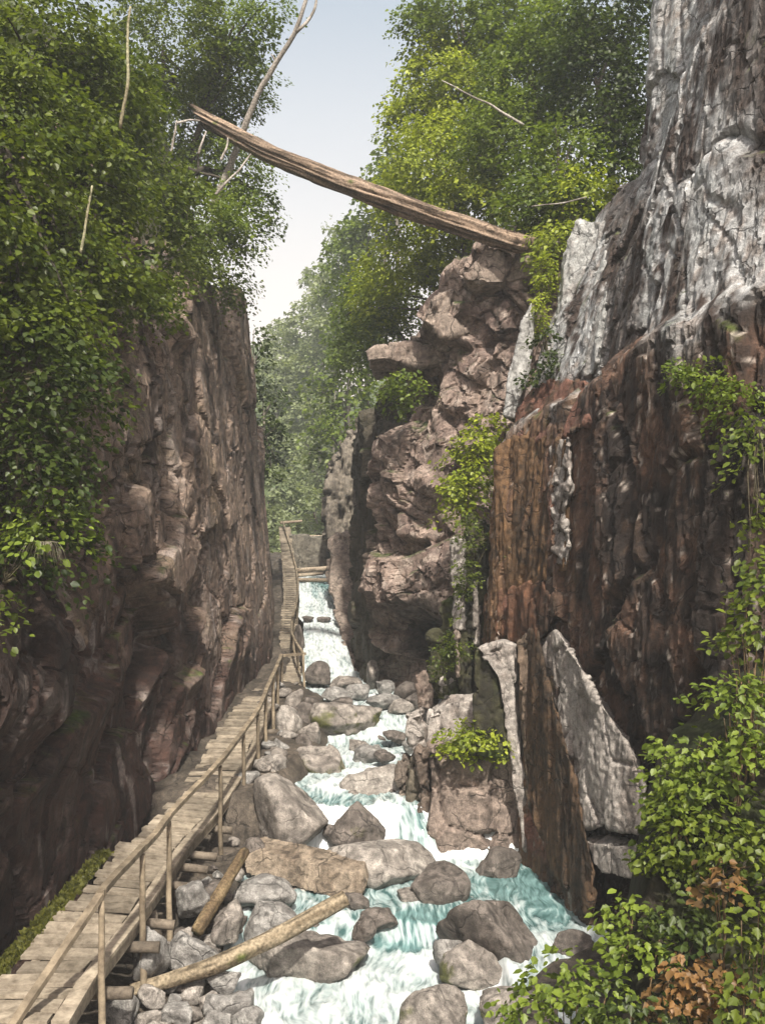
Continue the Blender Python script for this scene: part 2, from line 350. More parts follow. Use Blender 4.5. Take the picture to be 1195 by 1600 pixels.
# ------------------------------------------------------------------ left rock wall
leftplan = [(-7.6, 2, 10), (-6.2, 5, 10), (-5.4, 8, 9), (-4.95, 11.5, 8.2), (-4.75, 13.5, 7.6), (-4.72, 16, 7.3), (-4.45, 20, 7.2), (-4.15, 23, 7.5), (-4.0, 25, 8.0),
            (-3.9, 27.5, 8.3), (-3.6, 29.5, 8.5), (-3.5, 32, 8.4), (-3.95, 36, 6.6), (-4.3, 40, 5.2), (-4.75, 44, 5.1), (-5.4, 49, 5.2), (-6.8, 56, 5.2), (-9, 66, 5)]
def left_lean(Y, z): return -np.clip(z + 3, 0, 20) * .085
def left_disp(V, S):
    warp = np.stack([fbm(V * .35, 40 + i, 2) for i in range(3)], 1)
    # folds dipping diagonally across the face
    c, sn = math.cos(.62), math.sin(.62)
    R = np.stack([V[:, 0], V[:, 1] * c + V[:, 2] * sn, (-V[:, 1] * sn + V[:, 2] * c)], 1) + warp * .15
    f0, e0, _ = vor(R * np.array([.5, .24, .55]) + warp * .15, 1, .8)
    f1, e1, _ = vor(R * np.array([1.1, .6, 1.4]) + warp * .08, 2, .8)
    f2, e2, _ = vor(V * np.array([2.4, 1.7, 1.1]) + warp * .1, 3, .7)
    f3, e3, _ = vor(V * np.array([.7, .30, .22]) + warp * .06, 4, .35)
    f4, e4, _ = vor(V * np.array([1.8, .9, .55]) + warp * .08, 5, .45)
    Y, z = V[:, 1], V[:, 2]
    corner = ss(21.5, 24.5, Y + warp[:, 2] * 2)                 # the flat jointed face at the corner
    d = (.52 * f0 + .25 * f1 + .075 * f2 - .16 * (1 - ss(0, .05, e0)) - .10 * (1 - ss(0, .06, e1)) - .04 * (1 - ss(0, .06, e2))) * (1 - corner)
    d += (.34 * f3 + .13 * f4 + .03 * f2 - .16 * (1 - ss(0, .035, e3)) - .07 * (1 - ss(0, .05, e4))) * corner
    d += .03 * fbm(V * np.array([5, 5, 1.4]), 21, 4, .6) + .025 * fbm(V * 2.6, 22, 5, .62)
    nearb = ss(17, 13.5, Y)
    d += nearb * (.75 * np.exp(-((z + 1.5) / 1.1) ** 2) - .35 * ss(-2.6, -3.4, z))
    d += -.35 * np.exp(-((z + 3.2) / .7) ** 2) * ss(15, 17, Y) * ss(24, 20, Y)
    base = ss(-1.6, -3.2, z)
    d = np.minimum(d, .45) * (1 - .5 * base) - .22 * base
    far = ss(27.5, 29, Y) * ss(4.5, 2.5, z - (Y - 30) * .1)
    return np.where(far > 0, d * (1 - .5 * far) - .12 * far + np.minimum(0, .1 - d) * far * .5, d)
def left_col(V, Nv, D, V0):
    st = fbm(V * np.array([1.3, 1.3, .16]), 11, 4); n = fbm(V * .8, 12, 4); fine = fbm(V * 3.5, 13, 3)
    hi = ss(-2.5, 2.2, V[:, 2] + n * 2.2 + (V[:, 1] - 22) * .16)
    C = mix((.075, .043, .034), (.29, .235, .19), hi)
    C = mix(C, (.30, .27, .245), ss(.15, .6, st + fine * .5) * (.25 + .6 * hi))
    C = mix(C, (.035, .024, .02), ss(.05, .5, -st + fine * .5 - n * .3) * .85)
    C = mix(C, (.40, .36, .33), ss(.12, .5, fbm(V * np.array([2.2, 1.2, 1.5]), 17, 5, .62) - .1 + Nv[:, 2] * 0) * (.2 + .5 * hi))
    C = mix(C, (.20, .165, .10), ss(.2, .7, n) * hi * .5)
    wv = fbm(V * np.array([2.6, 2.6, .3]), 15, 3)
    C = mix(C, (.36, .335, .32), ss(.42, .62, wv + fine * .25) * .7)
    C = mix(C, (.03, .019, .015), ss(15.5, 12.5, V[:, 1] + n * 2.5 + fine) * .6)  # near end darkened in the colour, standing in for tree shade
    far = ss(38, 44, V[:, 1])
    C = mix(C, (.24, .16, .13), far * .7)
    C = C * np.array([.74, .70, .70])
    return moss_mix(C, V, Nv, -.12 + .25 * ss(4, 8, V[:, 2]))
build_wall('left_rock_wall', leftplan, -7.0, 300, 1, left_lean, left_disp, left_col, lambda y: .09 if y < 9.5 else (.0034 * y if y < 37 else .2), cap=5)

# ------------------------------------------------------------------ right near rock wall
rightplan = [(9.5, 5.5, 11), (7.2, 8, 12.5), (5.7, 10.5, 13.5), (4.35, 13, 14), (3.4, 15.5, 14), (2.75, 19, 13.6), (2.2, 20.6, 13), (2.4, 21.6, 12.5), (5, 23.0, 12), (9, 24, 12)]
_rl = lin([-8, -1.3, 1.5, 3.3, 3.6, 5.6, 8.0, 8.6, 14, 20], [0, 0, .2, .45, .85, 1.35, 2.35, 3.3, 3.75, 4.2])
_rn = lin([-8, 3.3, 3.6, 14], [0, .15, .45, 1.4])
def right_lean(Y, z):
    t = ss(13, 18.5, Y); return _rl(z + .06 * (Y - 17)) * t + _rn(z + .06 * (Y - 17)) * (1 - t)
def right_disp(V, S):
    warp = np.stack([fbm(V * .4, 50 + i, 2) for i in range(3)], 1)
    R = np.stack([V[:, 0] + .12 * V[:, 2], V[:, 1], V[:, 2]], 1)
    f0, e0, _ = vor(R * np.array([.55, .55, .22]) + warp * .12, 31, .4)
    f1, e1, _ = vor(R * np.array([1.7, 1.7, .5]) + warp * .2, 32, .5)
    f2, e2, _ = vor(R * np.array([4.5, 4.5, 1.5]) + warp * .3, 33, .6)
    upz = ss(3.4, 5, V[:, 2])
    d = (.30 - .17 * upz) * f0 + (.09 - .04 * upz) * f1 + (.035 - .02 * upz) * f2 + .014 * fbm(V * np.array([6, 6, 1.6]), 34, 4) + .02 * fbm(V * 8, 35, 3)
    d -= .16 * (1 - ss(0, .035, e0)) + .07 * (1 - ss(0, .05, e1)) + .03 * (1 - ss(0, .06, e2))
    low = ss(-1.0, -2.5, V[:, 2])
    return d - .10 * low
def right_col(V, Nv, D, V0):
    px, py = proj(V0)
    n = fbm(V * .7, 61, 4); st = fbm(V * np.array([2.2, 2.2, .22]), 62, 4); fine = fbm(V * 4.5, 63, 3); sp = fbm(V * np.array([9, 9, 4]), 64, 3)
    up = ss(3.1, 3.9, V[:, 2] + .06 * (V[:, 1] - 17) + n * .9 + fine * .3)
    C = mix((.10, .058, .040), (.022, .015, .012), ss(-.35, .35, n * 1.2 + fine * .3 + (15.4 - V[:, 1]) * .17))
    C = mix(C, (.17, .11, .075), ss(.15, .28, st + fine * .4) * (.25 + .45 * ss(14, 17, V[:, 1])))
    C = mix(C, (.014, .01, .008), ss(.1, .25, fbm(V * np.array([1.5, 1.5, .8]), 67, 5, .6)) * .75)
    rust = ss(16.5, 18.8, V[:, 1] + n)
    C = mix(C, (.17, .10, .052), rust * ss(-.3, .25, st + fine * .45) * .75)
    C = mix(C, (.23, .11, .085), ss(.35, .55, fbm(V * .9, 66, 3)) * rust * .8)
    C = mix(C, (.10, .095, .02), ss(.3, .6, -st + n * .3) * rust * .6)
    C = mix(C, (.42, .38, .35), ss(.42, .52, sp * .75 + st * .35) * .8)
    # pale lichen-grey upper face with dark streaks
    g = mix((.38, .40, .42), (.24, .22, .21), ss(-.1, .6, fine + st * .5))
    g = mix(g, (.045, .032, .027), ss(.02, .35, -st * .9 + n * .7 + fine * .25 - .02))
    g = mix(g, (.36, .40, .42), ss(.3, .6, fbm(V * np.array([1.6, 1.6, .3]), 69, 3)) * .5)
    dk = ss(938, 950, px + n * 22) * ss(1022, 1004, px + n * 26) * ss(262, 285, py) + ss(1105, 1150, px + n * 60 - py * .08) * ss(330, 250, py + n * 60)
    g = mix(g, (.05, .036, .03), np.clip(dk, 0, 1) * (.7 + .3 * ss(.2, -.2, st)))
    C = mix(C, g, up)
    C = moss_mix(C, V, Nv, -.02, (.07, .10, .015))
    return C
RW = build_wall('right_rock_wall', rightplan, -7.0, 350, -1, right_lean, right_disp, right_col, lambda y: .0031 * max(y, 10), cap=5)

# ------------------------------------------------------------------ middle rock buttress
buttplan = [(-2.6, 62, 4.5), (-1.9, 52, 4.6), (-1.15, 45, 4.8), (-1.0, 36, 5.0), (-.80, 32, 5.2), (-.42, 29.6, 5.9), (-.08, 27.7, 6.5), (.5, 26.9, 6.6), (1.2, 26.2, 7.3), (2.0, 25.5, 8.0), (2.6, 25, 8.5), (3.4, 24.5, 8.5), (5, 24.2, 8.8), (8, 25.5, 9)]
def butt_disp(V, S):
    warp = np.stack([fbm(V * .45, 70 + i, 2) for i in range(3)], 1)
    c, sn = math.cos(-.85), math.sin(-.85)
    T = np.stack([V[:, 0] * c + V[:, 2] * sn, V[:, 1], -V[:, 0] * sn + V[:, 2] * c], 1) + warp * .04
    f0, e0, _ = vor(T * np.array([.36, .4, .55]), 71, .9)
    f1, e1, _ = vor(T * np.array([.85, .9, 1.3]), 72, .9)
    f2, e2, _ = vor(T * np.array([2.3, 2.3, 3.0]) + warp * .08, 73, .8)
    d = .70 * f0 + .32 * f1 + .10 * f2 + .03 * fbm(V * 1.6, 75, 5, .62)
    d -= .26 * (1 - ss(0, .05, e0)) + .14 * (1 - ss(0, .05, e1)) + .05 * (1 - ss(0, .06, e2))
    side = ss(28.2, 29.5, V[:, 1]); d *= (1 - .6 * side)
    px, py = proj(V)
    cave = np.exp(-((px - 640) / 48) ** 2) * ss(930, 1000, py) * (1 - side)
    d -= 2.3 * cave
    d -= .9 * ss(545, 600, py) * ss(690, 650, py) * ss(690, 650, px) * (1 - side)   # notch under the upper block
    return np.clip(d, -3, .8)
def butt_col(V, Nv, D, V0):
    n = fbm(V * .7, 81, 4); fine = fbm(V * 3, 82, 3); st = fbm(V * np.array([1.5, 1.5, .25]), 83, 3)
    C = mix((.33, .265, .235), (.20, .15, .135), ss(-.2, .5, n + fine * .4))
    C = mix(C, (.47, .41, .375), ss(.1, .5, fine) * .75)
    C = mix(C, (.05, .04, .032), ss(.25, .6, -fine * .5 + st * .8) * .8)
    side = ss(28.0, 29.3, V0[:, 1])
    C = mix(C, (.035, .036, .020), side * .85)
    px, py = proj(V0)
    C = mix(C, (.028, .024, .02), ss(900, 1000, py + n * 40) * ss(590, 610, px) * ss(720, 690, px) * .95)  # cave shade painted into the rock colour around the hollow
    C = C * np.array([.84, .83, .82])
    return moss_mix(C, V, Nv, .02, (.045, .065, .014))
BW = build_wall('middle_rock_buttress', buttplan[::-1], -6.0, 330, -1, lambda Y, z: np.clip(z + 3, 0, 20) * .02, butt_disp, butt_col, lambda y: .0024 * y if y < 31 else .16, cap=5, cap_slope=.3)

# ------------------------------------------------------------------ gorge floor
def deck_x(Y): 
    P = np.array([W(*p) for p in deckR]); return np.interp(Y, P[:, 1], P[:, 0])
redge = lin([5, 12, 13.5, 15, 17, 18.6, 20, 22, 24, 26, 28, 31], [.8, 1.0, 1.5, 3.0, 3.2, 2.6, 1.2, .7, .9, 1.5, 1.4, -.6])
def floor_z(X, Y):
    X = np.asarray(X, float); Y = np.asarray(Y, float)
    b = zw(Y) - .45
    el = np.interp(Y, [12, 17.5, 20, 21.5, 24, 27.5, 29], [-1.9, -2.2, -1.7, -1.3, -1.0, -1.2, -2.6])
    l = ss(el, el - .7, X); r = ss(redge(Y), redge(Y) + .7, X)
    z = b + l * .75 + r * .9
    up = np.interp(Y, [31, 36, 43, 53, 70], [0, .35, 1.6, 3.6, 5.0])
    P = np.stack([X.ravel(), Y.ravel(), 0 * X.ravel()], 1)
    return z + up + (fbm(P * .9, 90, 4) * .18).reshape(X.shape)
xs = np.linspace(-9, 9, 130); ys = np.linspace(3, 62, 270)
GX, GY = np.meshgrid(xs, ys, indexing='ij'); GZ = floor_z(GX, GY)
Vf = np.stack([GX.ravel(), GY.ravel(), GZ.ravel()], 1)
nf = fbm(Vf * 2.2, 91, 4)
struct('gorge_floor', mesh_arrays('gorge_floor', Vf, grid_faces(len(xs), len(ys)), 4, True, mix((.10, .085, .07), (.045, .038, .03), ss(-.4, .4, nf))), ROCK)

# ------------------------------------------------------------------ stream water
xs = np.linspace(-3.0, 4.6, 230); ys = np.r_[np.arange(11, 18.4, .045), np.arange(18.4, 19.6, .015), np.arange(19.6, 31.6, .075)]
GX, GY = np.meshgrid(xs, ys, indexing='ij')
wob = fbm(np.stack([GX.ravel() * 1.1, GY.ravel() * .6, 0 * GX.ravel()], 1), 100, 3).reshape(GX.shape)
YY = GY + wob * .45 * ss(16.8, 15.8, GY) + wob * .5 * ss(19.8, 21, GY)
YY = np.where(GX > 1.3, np.maximum(YY, YY + (15.9 - YY) * ss(1.3, 1.9, GX) * (YY < 15.9)), YY)
GZ = zw(YY)
slope = np.gradient(GZ, axis=1) / np.gradient(ys)[None, :]
P = np.stack([GX.ravel() * 1.6, GY.ravel() * .9, GX.ravel() * 0], 1)
turb = fbm(P, 101, 4).reshape(GX.shape); rip = fbm(P * np.array([4.5, 1.6, 1]), 102, 4).reshape(GX.shape)
calm = ss(15.9, 17.2, GY) * ss(18.7, 18.3, GY) * ss(1.6, 2.2, GX)
GZ = GZ + turb * .09 * (1 - .6 * calm) + rip * .035 * (1 - .5 * calm)
foam = .22 + .36 * ss(.15, .8, slope) + .9 * np.abs(turb) * ss(-.2, .4, turb + rip) + .22 * ss(15.6, 15.2, GY) - .26 * calm
foam -= .10 * np.clip(-turb, 0, 1) * 3
foam += .22 * ss(18.55, 18.75, GY) * ss(19.5, 19.2, GY) + .20 * ss(19.5, 21, GY) + .25 * np.exp(-((GY - 18.35) / .25) ** 2)
tongue = ss(15.3, 15.6, GY) * ss(16.6, 16.1, GY) * np.exp(-((GX - .45) / .6) ** 2); foam -= .35 * tongue
Vw = np.stack([GX.ravel(), GY.ravel(), GZ.ravel()], 1)
me = mesh_arrays('stream_water', Vw, grid_faces(len(xs), len(ys)), 4, True, None, {'foam': foam.ravel()})
def set_flow(me, U, T):
    at = me.attributes.new('flow', 'FLOAT_VECTOR', 'POINT'); a = np.zeros((len(U), 3), np.float32); a[:, 0] = U; a[:, 1] = T; at.data.foreach_set('vector', a.ravel())
tl = np.cumsum(np.r_[0, np.hypot(np.diff(ys), np.diff(zw(ys)))])
set_flow(me, GX.ravel() + wob.ravel() * .25, np.repeat(tl[None, :], len(xs), 0).ravel())
struct('stream_water', me, WATER)

# small curtain fall between the blocks
def water_sheet(name, left, right, nu, nv, amp, seed, foam0, teal=None):
    """left/right: lists of 3D points down the fall"""
    L_ = np.array(left); R_ = np.array(right); t = np.linspace(0, 1, nv); k = np.linspace(0, 1, len(L_))
    Lc = np.stack([np.interp(t, k, L_[:, i]) for i in range(3)], 1); Rc = np.stack([np.interp(t, k, R_[:, i]) for i in range(3)], 1)
    for _ in range(4):
        Lc[1:-1] = (Lc[:-2] + 2 * Lc[1:-1] + Lc[2:]) / 4; Rc[1:-1] = (Rc[:-2] + 2 * Rc[1:-1] + Rc[2:]) / 4
    u = np.linspace(0, 1, nu)
    V = Lc[None] * (1 - u)[:, None, None] + Rc[None] * u[:, None, None]
    wid = np.linalg.norm(Rc[0] - Lc[0]); ln = np.r_[0, np.cumsum(np.linalg.norm(np.diff((Lc + Rc) / 2, axis=0), axis=1))]
    U = np.repeat((u * wid)[:, None], nv, 1); T = np.repeat(ln[None], nu, 0)
    P = np.stack([U.ravel() * 7, T.ravel() * 1.1, 0 * U.ravel()], 1)
    d = fbm(P, seed, 4) * amp + fbm(P * .35, seed + 3, 3) * amp * 1.5 + (1 - (2 * U.ravel() / wid - 1) ** 2) * amp * 2.0
    V = V.reshape(-1, 3); V[:, 1] -= d; V[:, 2] += d * .4
    fm = foam0 + .3 * fbm(P * .5, seed + 6, 3) - (0 if teal is None else teal(U / wid, T / ln[-1]).ravel())
    me = mesh_arrays(name, V, grid_faces(nu, nv), 4, True, None, {'foam': fm}); set_flow(me, U.ravel() + seed, T.ravel())
    return struct(name, me, WATER)
water_sheet('small_waterfall', [W(598, 1250, 19.7), W(606, 1258, 19.35), W(614, 1298, 19.0), W(612, 1352, 18.6)],
            [W(652, 1250, 19.7), W(660, 1262, 19.3), W(676, 1300, 18.95), W(690, 1352, 18.5)], 70, 90, .04, 110, .40)
water_sheet('waterfall', [W(464, 898, 47), W(466, 905, 44), W(468, 940, 40.5), W(466, 964, 37.6), W(474, 974, 36.8), W(474, 1010, 33.5), W(474, 1040, 31), W(474, 1066, 29.6)],
            [W(514, 898, 47), W(514, 905, 44), W(522, 940, 40.5), W(528, 964, 37.6), W(528, 974, 36.8), W(542, 1010, 33.5), W(554, 1050, 31), W(562, 1072, 29.6)], 110, 260, .06, 120, .60,
            lambda u, t: .45 * np.exp(-((t - .22) / .13) ** 2) * ss(.1, .6, u))

# ------------------------------------------------------------------ boulders
_ico = {}
def ico(n):
    if n not in _ico:
        bm = bmesh.new(); bmesh.ops.create_icosphere(bm, subdivisions=n, radius=1)
        _ico[n] = (np.array([v.co for v in bm.verts], np.float32), np.array([[v.index for v in f.verts] for f in bm.faces], np.int32)); bm.free()
    return _ico[n]

PALG = [((.255, .228, .205), (.15, .132, .118)), ((.27, .26, .248), (.165, .156, .148)), ((.14, .12, .107), (.078, .066, .058)), ((.31, .283, .258), (.195, .175, .158))]
def boulder_mesh(sx, sy, sz, seed, n=4, tilt=0.0, yaw=0.0, planes=11, rough=1.0, pal=0, moss=0.0, flat=0.0):
    r = np.random.default_rng(seed); D, Fa = ico(n)
    nrm = r.normal(size=(planes, 3)); nrm /= np.linalg.norm(nrm, axis=1, keepdims=True); h = r.uniform(.55, .95, planes)
    if flat: nrm = np.r_[nrm, [[r.normal() * .1, r.normal() * .1, 1]]]; nrm[-1] /= np.linalg.norm(nrm[-1]); h = np.r_[h, 1 - flat]
    dt = D @ nrm.T; q = np.where(dt > .05, h[None, :] / np.maximum(dt, .05), 9)
    q = np.concatenate([q, np.full((len(D), 1), 1.2)], 1)
    k = 44.0; rad = -np.log(np.exp(-k * q).sum(1)) / k
    V = D * rad[:, None]
    V = V / np.abs(V).max(0)
    a = tilt; ca, sa = math.cos(a), math.sin(a)
    V = V * np.array([sx, sy, sz])
    V = V @ np.array([[ca, 0, -sa], [0, 1, 0], [sa, 0, ca]])
    c2, s2 = math.cos(yaw), math.sin(yaw); V = V @ np.array([[c2, s2, 0], [-s2, c2, 0], [0, 0, 1]])
    size = (sx * sy * sz) ** (1 / 3); off = r.uniform(-50, 50, 3)
    Q = V / size + off
    N = vert_normals(V, Fa)
    f1, e1, _ = vor(Q * 1.7, seed % 97)
    d = size * rough * (.07 * f1 * ss(0, .2, e1) + .03 * fbm(Q * 1.4, seed % 89, 4) + .015 * fbm(Q * 6, seed % 83, 3) - .035 * (1 - ss(0, .05, e1)))
    V = V + N * d[:, None]; N = vert_normals(V, Fa)
    nn = fbm(Q * 1.2, 5, 4); fi = fbm(Q * 5, 6, 3); a_, b_ = PALG[pal]
    C = mix(a_, b_, ss(-.35, .35, nn + fi * .4)); C = mix(C, np.array(b_) * .35, ss(.35, .65, fi - nn * .4) * .7)
    C = mix(C, np.array(a_) * 1.35, ss(.3, .6, fbm(Q * 3, 9, 3)) * .6)
    if moss: 
        mm = ss(.1, .5, fbm(Q * 1.3, 14, 4) + moss - .55 + .35 * np.abs(N[:, 0]) * (N[:, 2] < .5) - .3 * N[:, 2])
        C = mix(C, np.array((.075, .08, .015)) * (1 + .5 * fi)[:, None], mm * .9)
    return mesh_arrays('boulder', V, Fa, 3, True, C)

def boulder(label, px, py, w, h, d, seed, cat='boulder', name='boulder', n=4, dep=None, sink=.25, **kw):
    s = d / F; sx, sz = w / 2 * s, h / 2 * s; sz2 = sz * (1 + sink)
    c = W(px, py, d); c[2] -= sz * sink
    sy = dep if dep else max(.75 * sx, sz)
    return tag(obj(name, boulder_mesh(sx, sy, sz2, seed, n, **kw), STONE, None, c), label, cat)

B = boulder
B('large smooth grey-brown boulder against the walkway edge, above the white side pool', 452, 1266, 132, 118, 18.9, 11, n=5, planes=9, rough=.6, tilt=.18, pal=0)
B('rounded brown boulder with dark mossy foot beside the walkway posts, below the flat mossy rock', 502, 1188, 116, 82, 22.2, 22, n=5, tilt=.3, moss=.35)
B('wide flat-topped mossy rock in mid-stream below the tall waterfall', 545, 1120, 134, 66, 25.1, 33, n=5, flat=.3, moss=.5, planes=14, tilt=.1)
B('pale angular rock in mid-stream just upstream of the small curtain fall', 582, 1224, 122, 74, 20.5, 44, n=5, planes=12, pal=3, tilt=-.1)
B('dark mossy round boulder on the lip left of the small curtain fall', 564, 1287, 108, 74, 19.0, 55, n=5, moss=.45, pal=2, rough=.7)
B('broad low pale boulder at the foot of the small curtain fall', 594, 1350, 184, 72, 18.0, 66, n=5, pal=3, rough=.45, tilt=.1, planes=9, flat=.15)
B('dark wet rounded boulder leaning on the broad pale boulder', 680, 1378, 110, 60, 17.0, 77, n=5, pal=2, rough=.5, tilt=.15, planes=9)
B('big pointed brown boulder standing in the turquoise pool', 768, 1452, 194, 138, 15.0, 88, n=5, pal=2, planes=8, tilt=.35, rough=.7, dep=.9)
B('mossy lumpy rock tucked below the big pointed boulder', 748, 1512, 125, 78, 14.2, 99, n=5, moss=.4, pal=0)
B('massive brown boulder under the tip of the fallen pole', 472, 1488, 210, 118, 14.9, 110, n=5, pal=0, planes=10, moss=.15, tilt=.05)
B('rounded grey boulder behind the fallen pole', 424, 1438, 96, 76, 15.6, 121, n=5, pal=1, rough=.6)
B('low blue-grey rock lying below the long flat stone slab', 412, 1392, 104, 50, 16.4, 132, pal=1, tilt=.25)
B('squat grey boulder between the walkway post and the fallen pole', 308, 1488, 96, 68, 13.9, 143, n=5, pal=1, rough=.7)
B('tall narrow grey rock against the walkway underside', 236, 1490, 56, 92, 13.35, 154, pal=1)
B('grey boulder at the foot of the lowest walkway post', 194, 1572, 72, 56, 12.3, 165, pal=1)
B('flat grey stone among cobbles at the water edge', 366, 1574, 98, 66, 12.9, 176, pal=1, flat=.25)
B('low brown rock at the near edge of the white water, touching the shrubs', 694, 1584, 140, 76, 12.7, 187, n=5, pal=0, moss=.3)
B('dark rock wedged beside the mossy leaning log', 354, 1440, 50, 64, 15.0, 198, pal=0)
B('dark brown boulder at the foot of the tall waterfall', 500, 1052, 50, 36, 29.2, 209, pal=2)
B('pale boulder between the walkway and the rounded mossy-footed boulder', 430, 1200, 58, 66, 21.2, 220, pal=3)
B('leaning pale rock beside the walkway bend', 452, 1128, 42, 52, 24.0, 231, pal=3)
B('small brown boulder beside the upper walkway and the falls', 469, 992, 22, 44, 33.5, 242, pal=2, sink=.6)
B('dark stone on the lip between the two steps of the tall waterfall', 480, 966, 22, 12, 36.8, 253, pal=2)
B('flat dark stone breaking the tall waterfall at its middle step', 505, 967, 26, 9, 36.8, 264, pal=2)
B('low dark rock in the tongue of turquoise water', 590, 1432, 64, 26, 15.9, 275, pal=2)
B('brown rock peeping from the rapids beside the curtain fall', 600, 1178, 36, 22, 22.0, 286, pal=2)
B('slanted grey rock in the upper rapids', 575, 1178, 60, 34, 22.6, 297, pal=1, tilt=-.4)
B('grey stone beside the dark cave mouth', 600, 1072, 34, 20, 28.0, 308, pal=1)
B('pale low rock spread below the dark cave', 625, 1103, 46, 22, 26.0, 319, pal=3)
B('angular brown stone against the cave sill', 652, 1092, 40, 30, 26.4, 330, pal=0)
B('upright pointed stone in front of the dark cave', 582, 1052, 20, 42, 29.0, 341, pal=0)
B('flat grey rock upstream of the flat-topped mossy rock', 524, 1084, 54, 20, 27.2, 352, pal=1)
B('small grey boulder at the lower edge of the falls pool', 560, 1078, 40, 22, 27.8, 363, pal=1)
B('brown rock under the walkway bend', 462, 1092, 34, 34, 25.6, 374, pal=0)
B('mossy stone at the bottom edge beside the shrub roots', 800, 1570, 110, 70, 12.9, 385, moss=.5, pal=0)
B('grey round stone beneath the walkway crossbeams', 300, 1400, 60, 50, 15.2, 396, pal=1)
B('pale wedge of rock beside the lower white pool', 420, 1238, 40, 50, 20.2, 407, pal=3)
for i, (x, y, w_, h_, d) in enumerate([(540, 1066, 54, 24, 28.4), (640, 1080, 50, 30, 27.2), (600, 1096, 60, 24, 26.4), (474, 1114, 44, 34, 24.9), (484, 1142, 44, 34, 23.8),
        (474, 1162, 34, 30, 23.1), (442, 1168, 34, 36, 22.6), (420, 1184, 28, 36, 22.0), (558, 1162, 40, 20, 23.4), (616, 1150, 40, 18, 23.9), (640, 1166, 30, 22, 23.1), (612, 1206, 48, 28, 21.2), (546, 1246, 36, 24, 20.1), (518, 1296, 30, 30, 18.9), (660, 1218, 30, 34, 20.4),
        (555, 1402, 56, 30, 16.5), (640, 1398, 44, 22, 16.8), (566, 1448, 44, 34, 15.4), (702, 1484, 52, 42, 14.5), (395, 1328, 40, 40, 17.9), (408, 1215, 34, 44, 21.0), (533, 1100, 44, 20, 26.5), (660, 1120, 30, 30, 25.4)]):
    o = B('medium grey boulder packed among others in the rapids', x, y, w_, h_, d, 1200 + i * 7, pal=(0, 2, 1, 2)[i % 4], planes=7 + i % 3, tilt=.3 * math.sin(i * 1.7)); o['group'] = 'medium boulders packed in the rapids'
for i, (x, y, w_, h_, d) in enumerate([(350, 1532, 52, 42, 13.4), (330, 1562, 50, 38, 12.9), (282, 1582, 62, 40, 12.45), (242, 1552, 54, 34, 12.75), (388, 1592, 56, 40, 12.6), (300, 1550, 44, 30, 13.1), (262, 1530, 40, 30, 13.25), (228, 1590, 50, 36, 12.2), (335, 1595, 52, 34, 12.45)]):
    o = B('pale grey cobble heaped below the fallen pole', x, y, w_, h_, d, 1500 + i * 7, cat='cobble', name='cobble', pal=(1, 3)[i % 2], planes=9); o['group'] = 'pale cobbles below the fallen pole'
B('dark rock wedged at the foot of the cracked block beside the pool', 778, 1352, 74, 56, 17.9, 1801, pal=2)
B('low brown rock at the pool end under the brown rib of the wall', 892, 1478, 70, 50, 14.6, 1802, pal=2)
# scattered small stones
st_lab = ('small loose grey-brown stone in the rubble between walkway and stream', 'small wet stone poking out of the white rapids')
sg = [boulder_mesh(1, 1, .75, 900 + i, 3, pal=i % 4) for i in range(8)]
r = np.random.default_rng(5); ns = 0
for i in range(900):
    if ns >= 150: break
    Y = r.uniform(11.6, 30) if i % 3 else r.uniform(11.6, 16); X = r.uniform(-3.2, 2.6)
    lft = X < -1.75
    if not lft and (r.random() < .72 or Y < 15.3): continue
    if Y > 19 and r.random() < .55: continue
    if 15.2 < Y < 18.6 and X > -.6: continue
    if 18.6 < Y < 19.6 and 0 < X < 1.5: continue
    s = r.uniform(.06, .2) * (1.25 if lft else 1)
    z = max(float(floor_z(X, Y)), float(zw(Y)) - .1 if not lft else -99)
    px = CX + F * X / Y
    o = tag(obj('stone', sg[i % 8], STONE, None, (X, Y, z + s * .25)), *((st_lab[0], 'stone', 'small stones in the rubble by the walkway') if lft else (st_lab[1], 'stone', 'small stones in the rapids')))
    o.scale = (s * r.uniform(.8, 1.4), s * r.uniform(.8, 1.3), s * r.uniform(.7, 1.1)); o.rotation_euler = (r.uniform(-.3, .3), r.uniform(-.3, .3), r.uniform(0, 6.3)); ns += 1

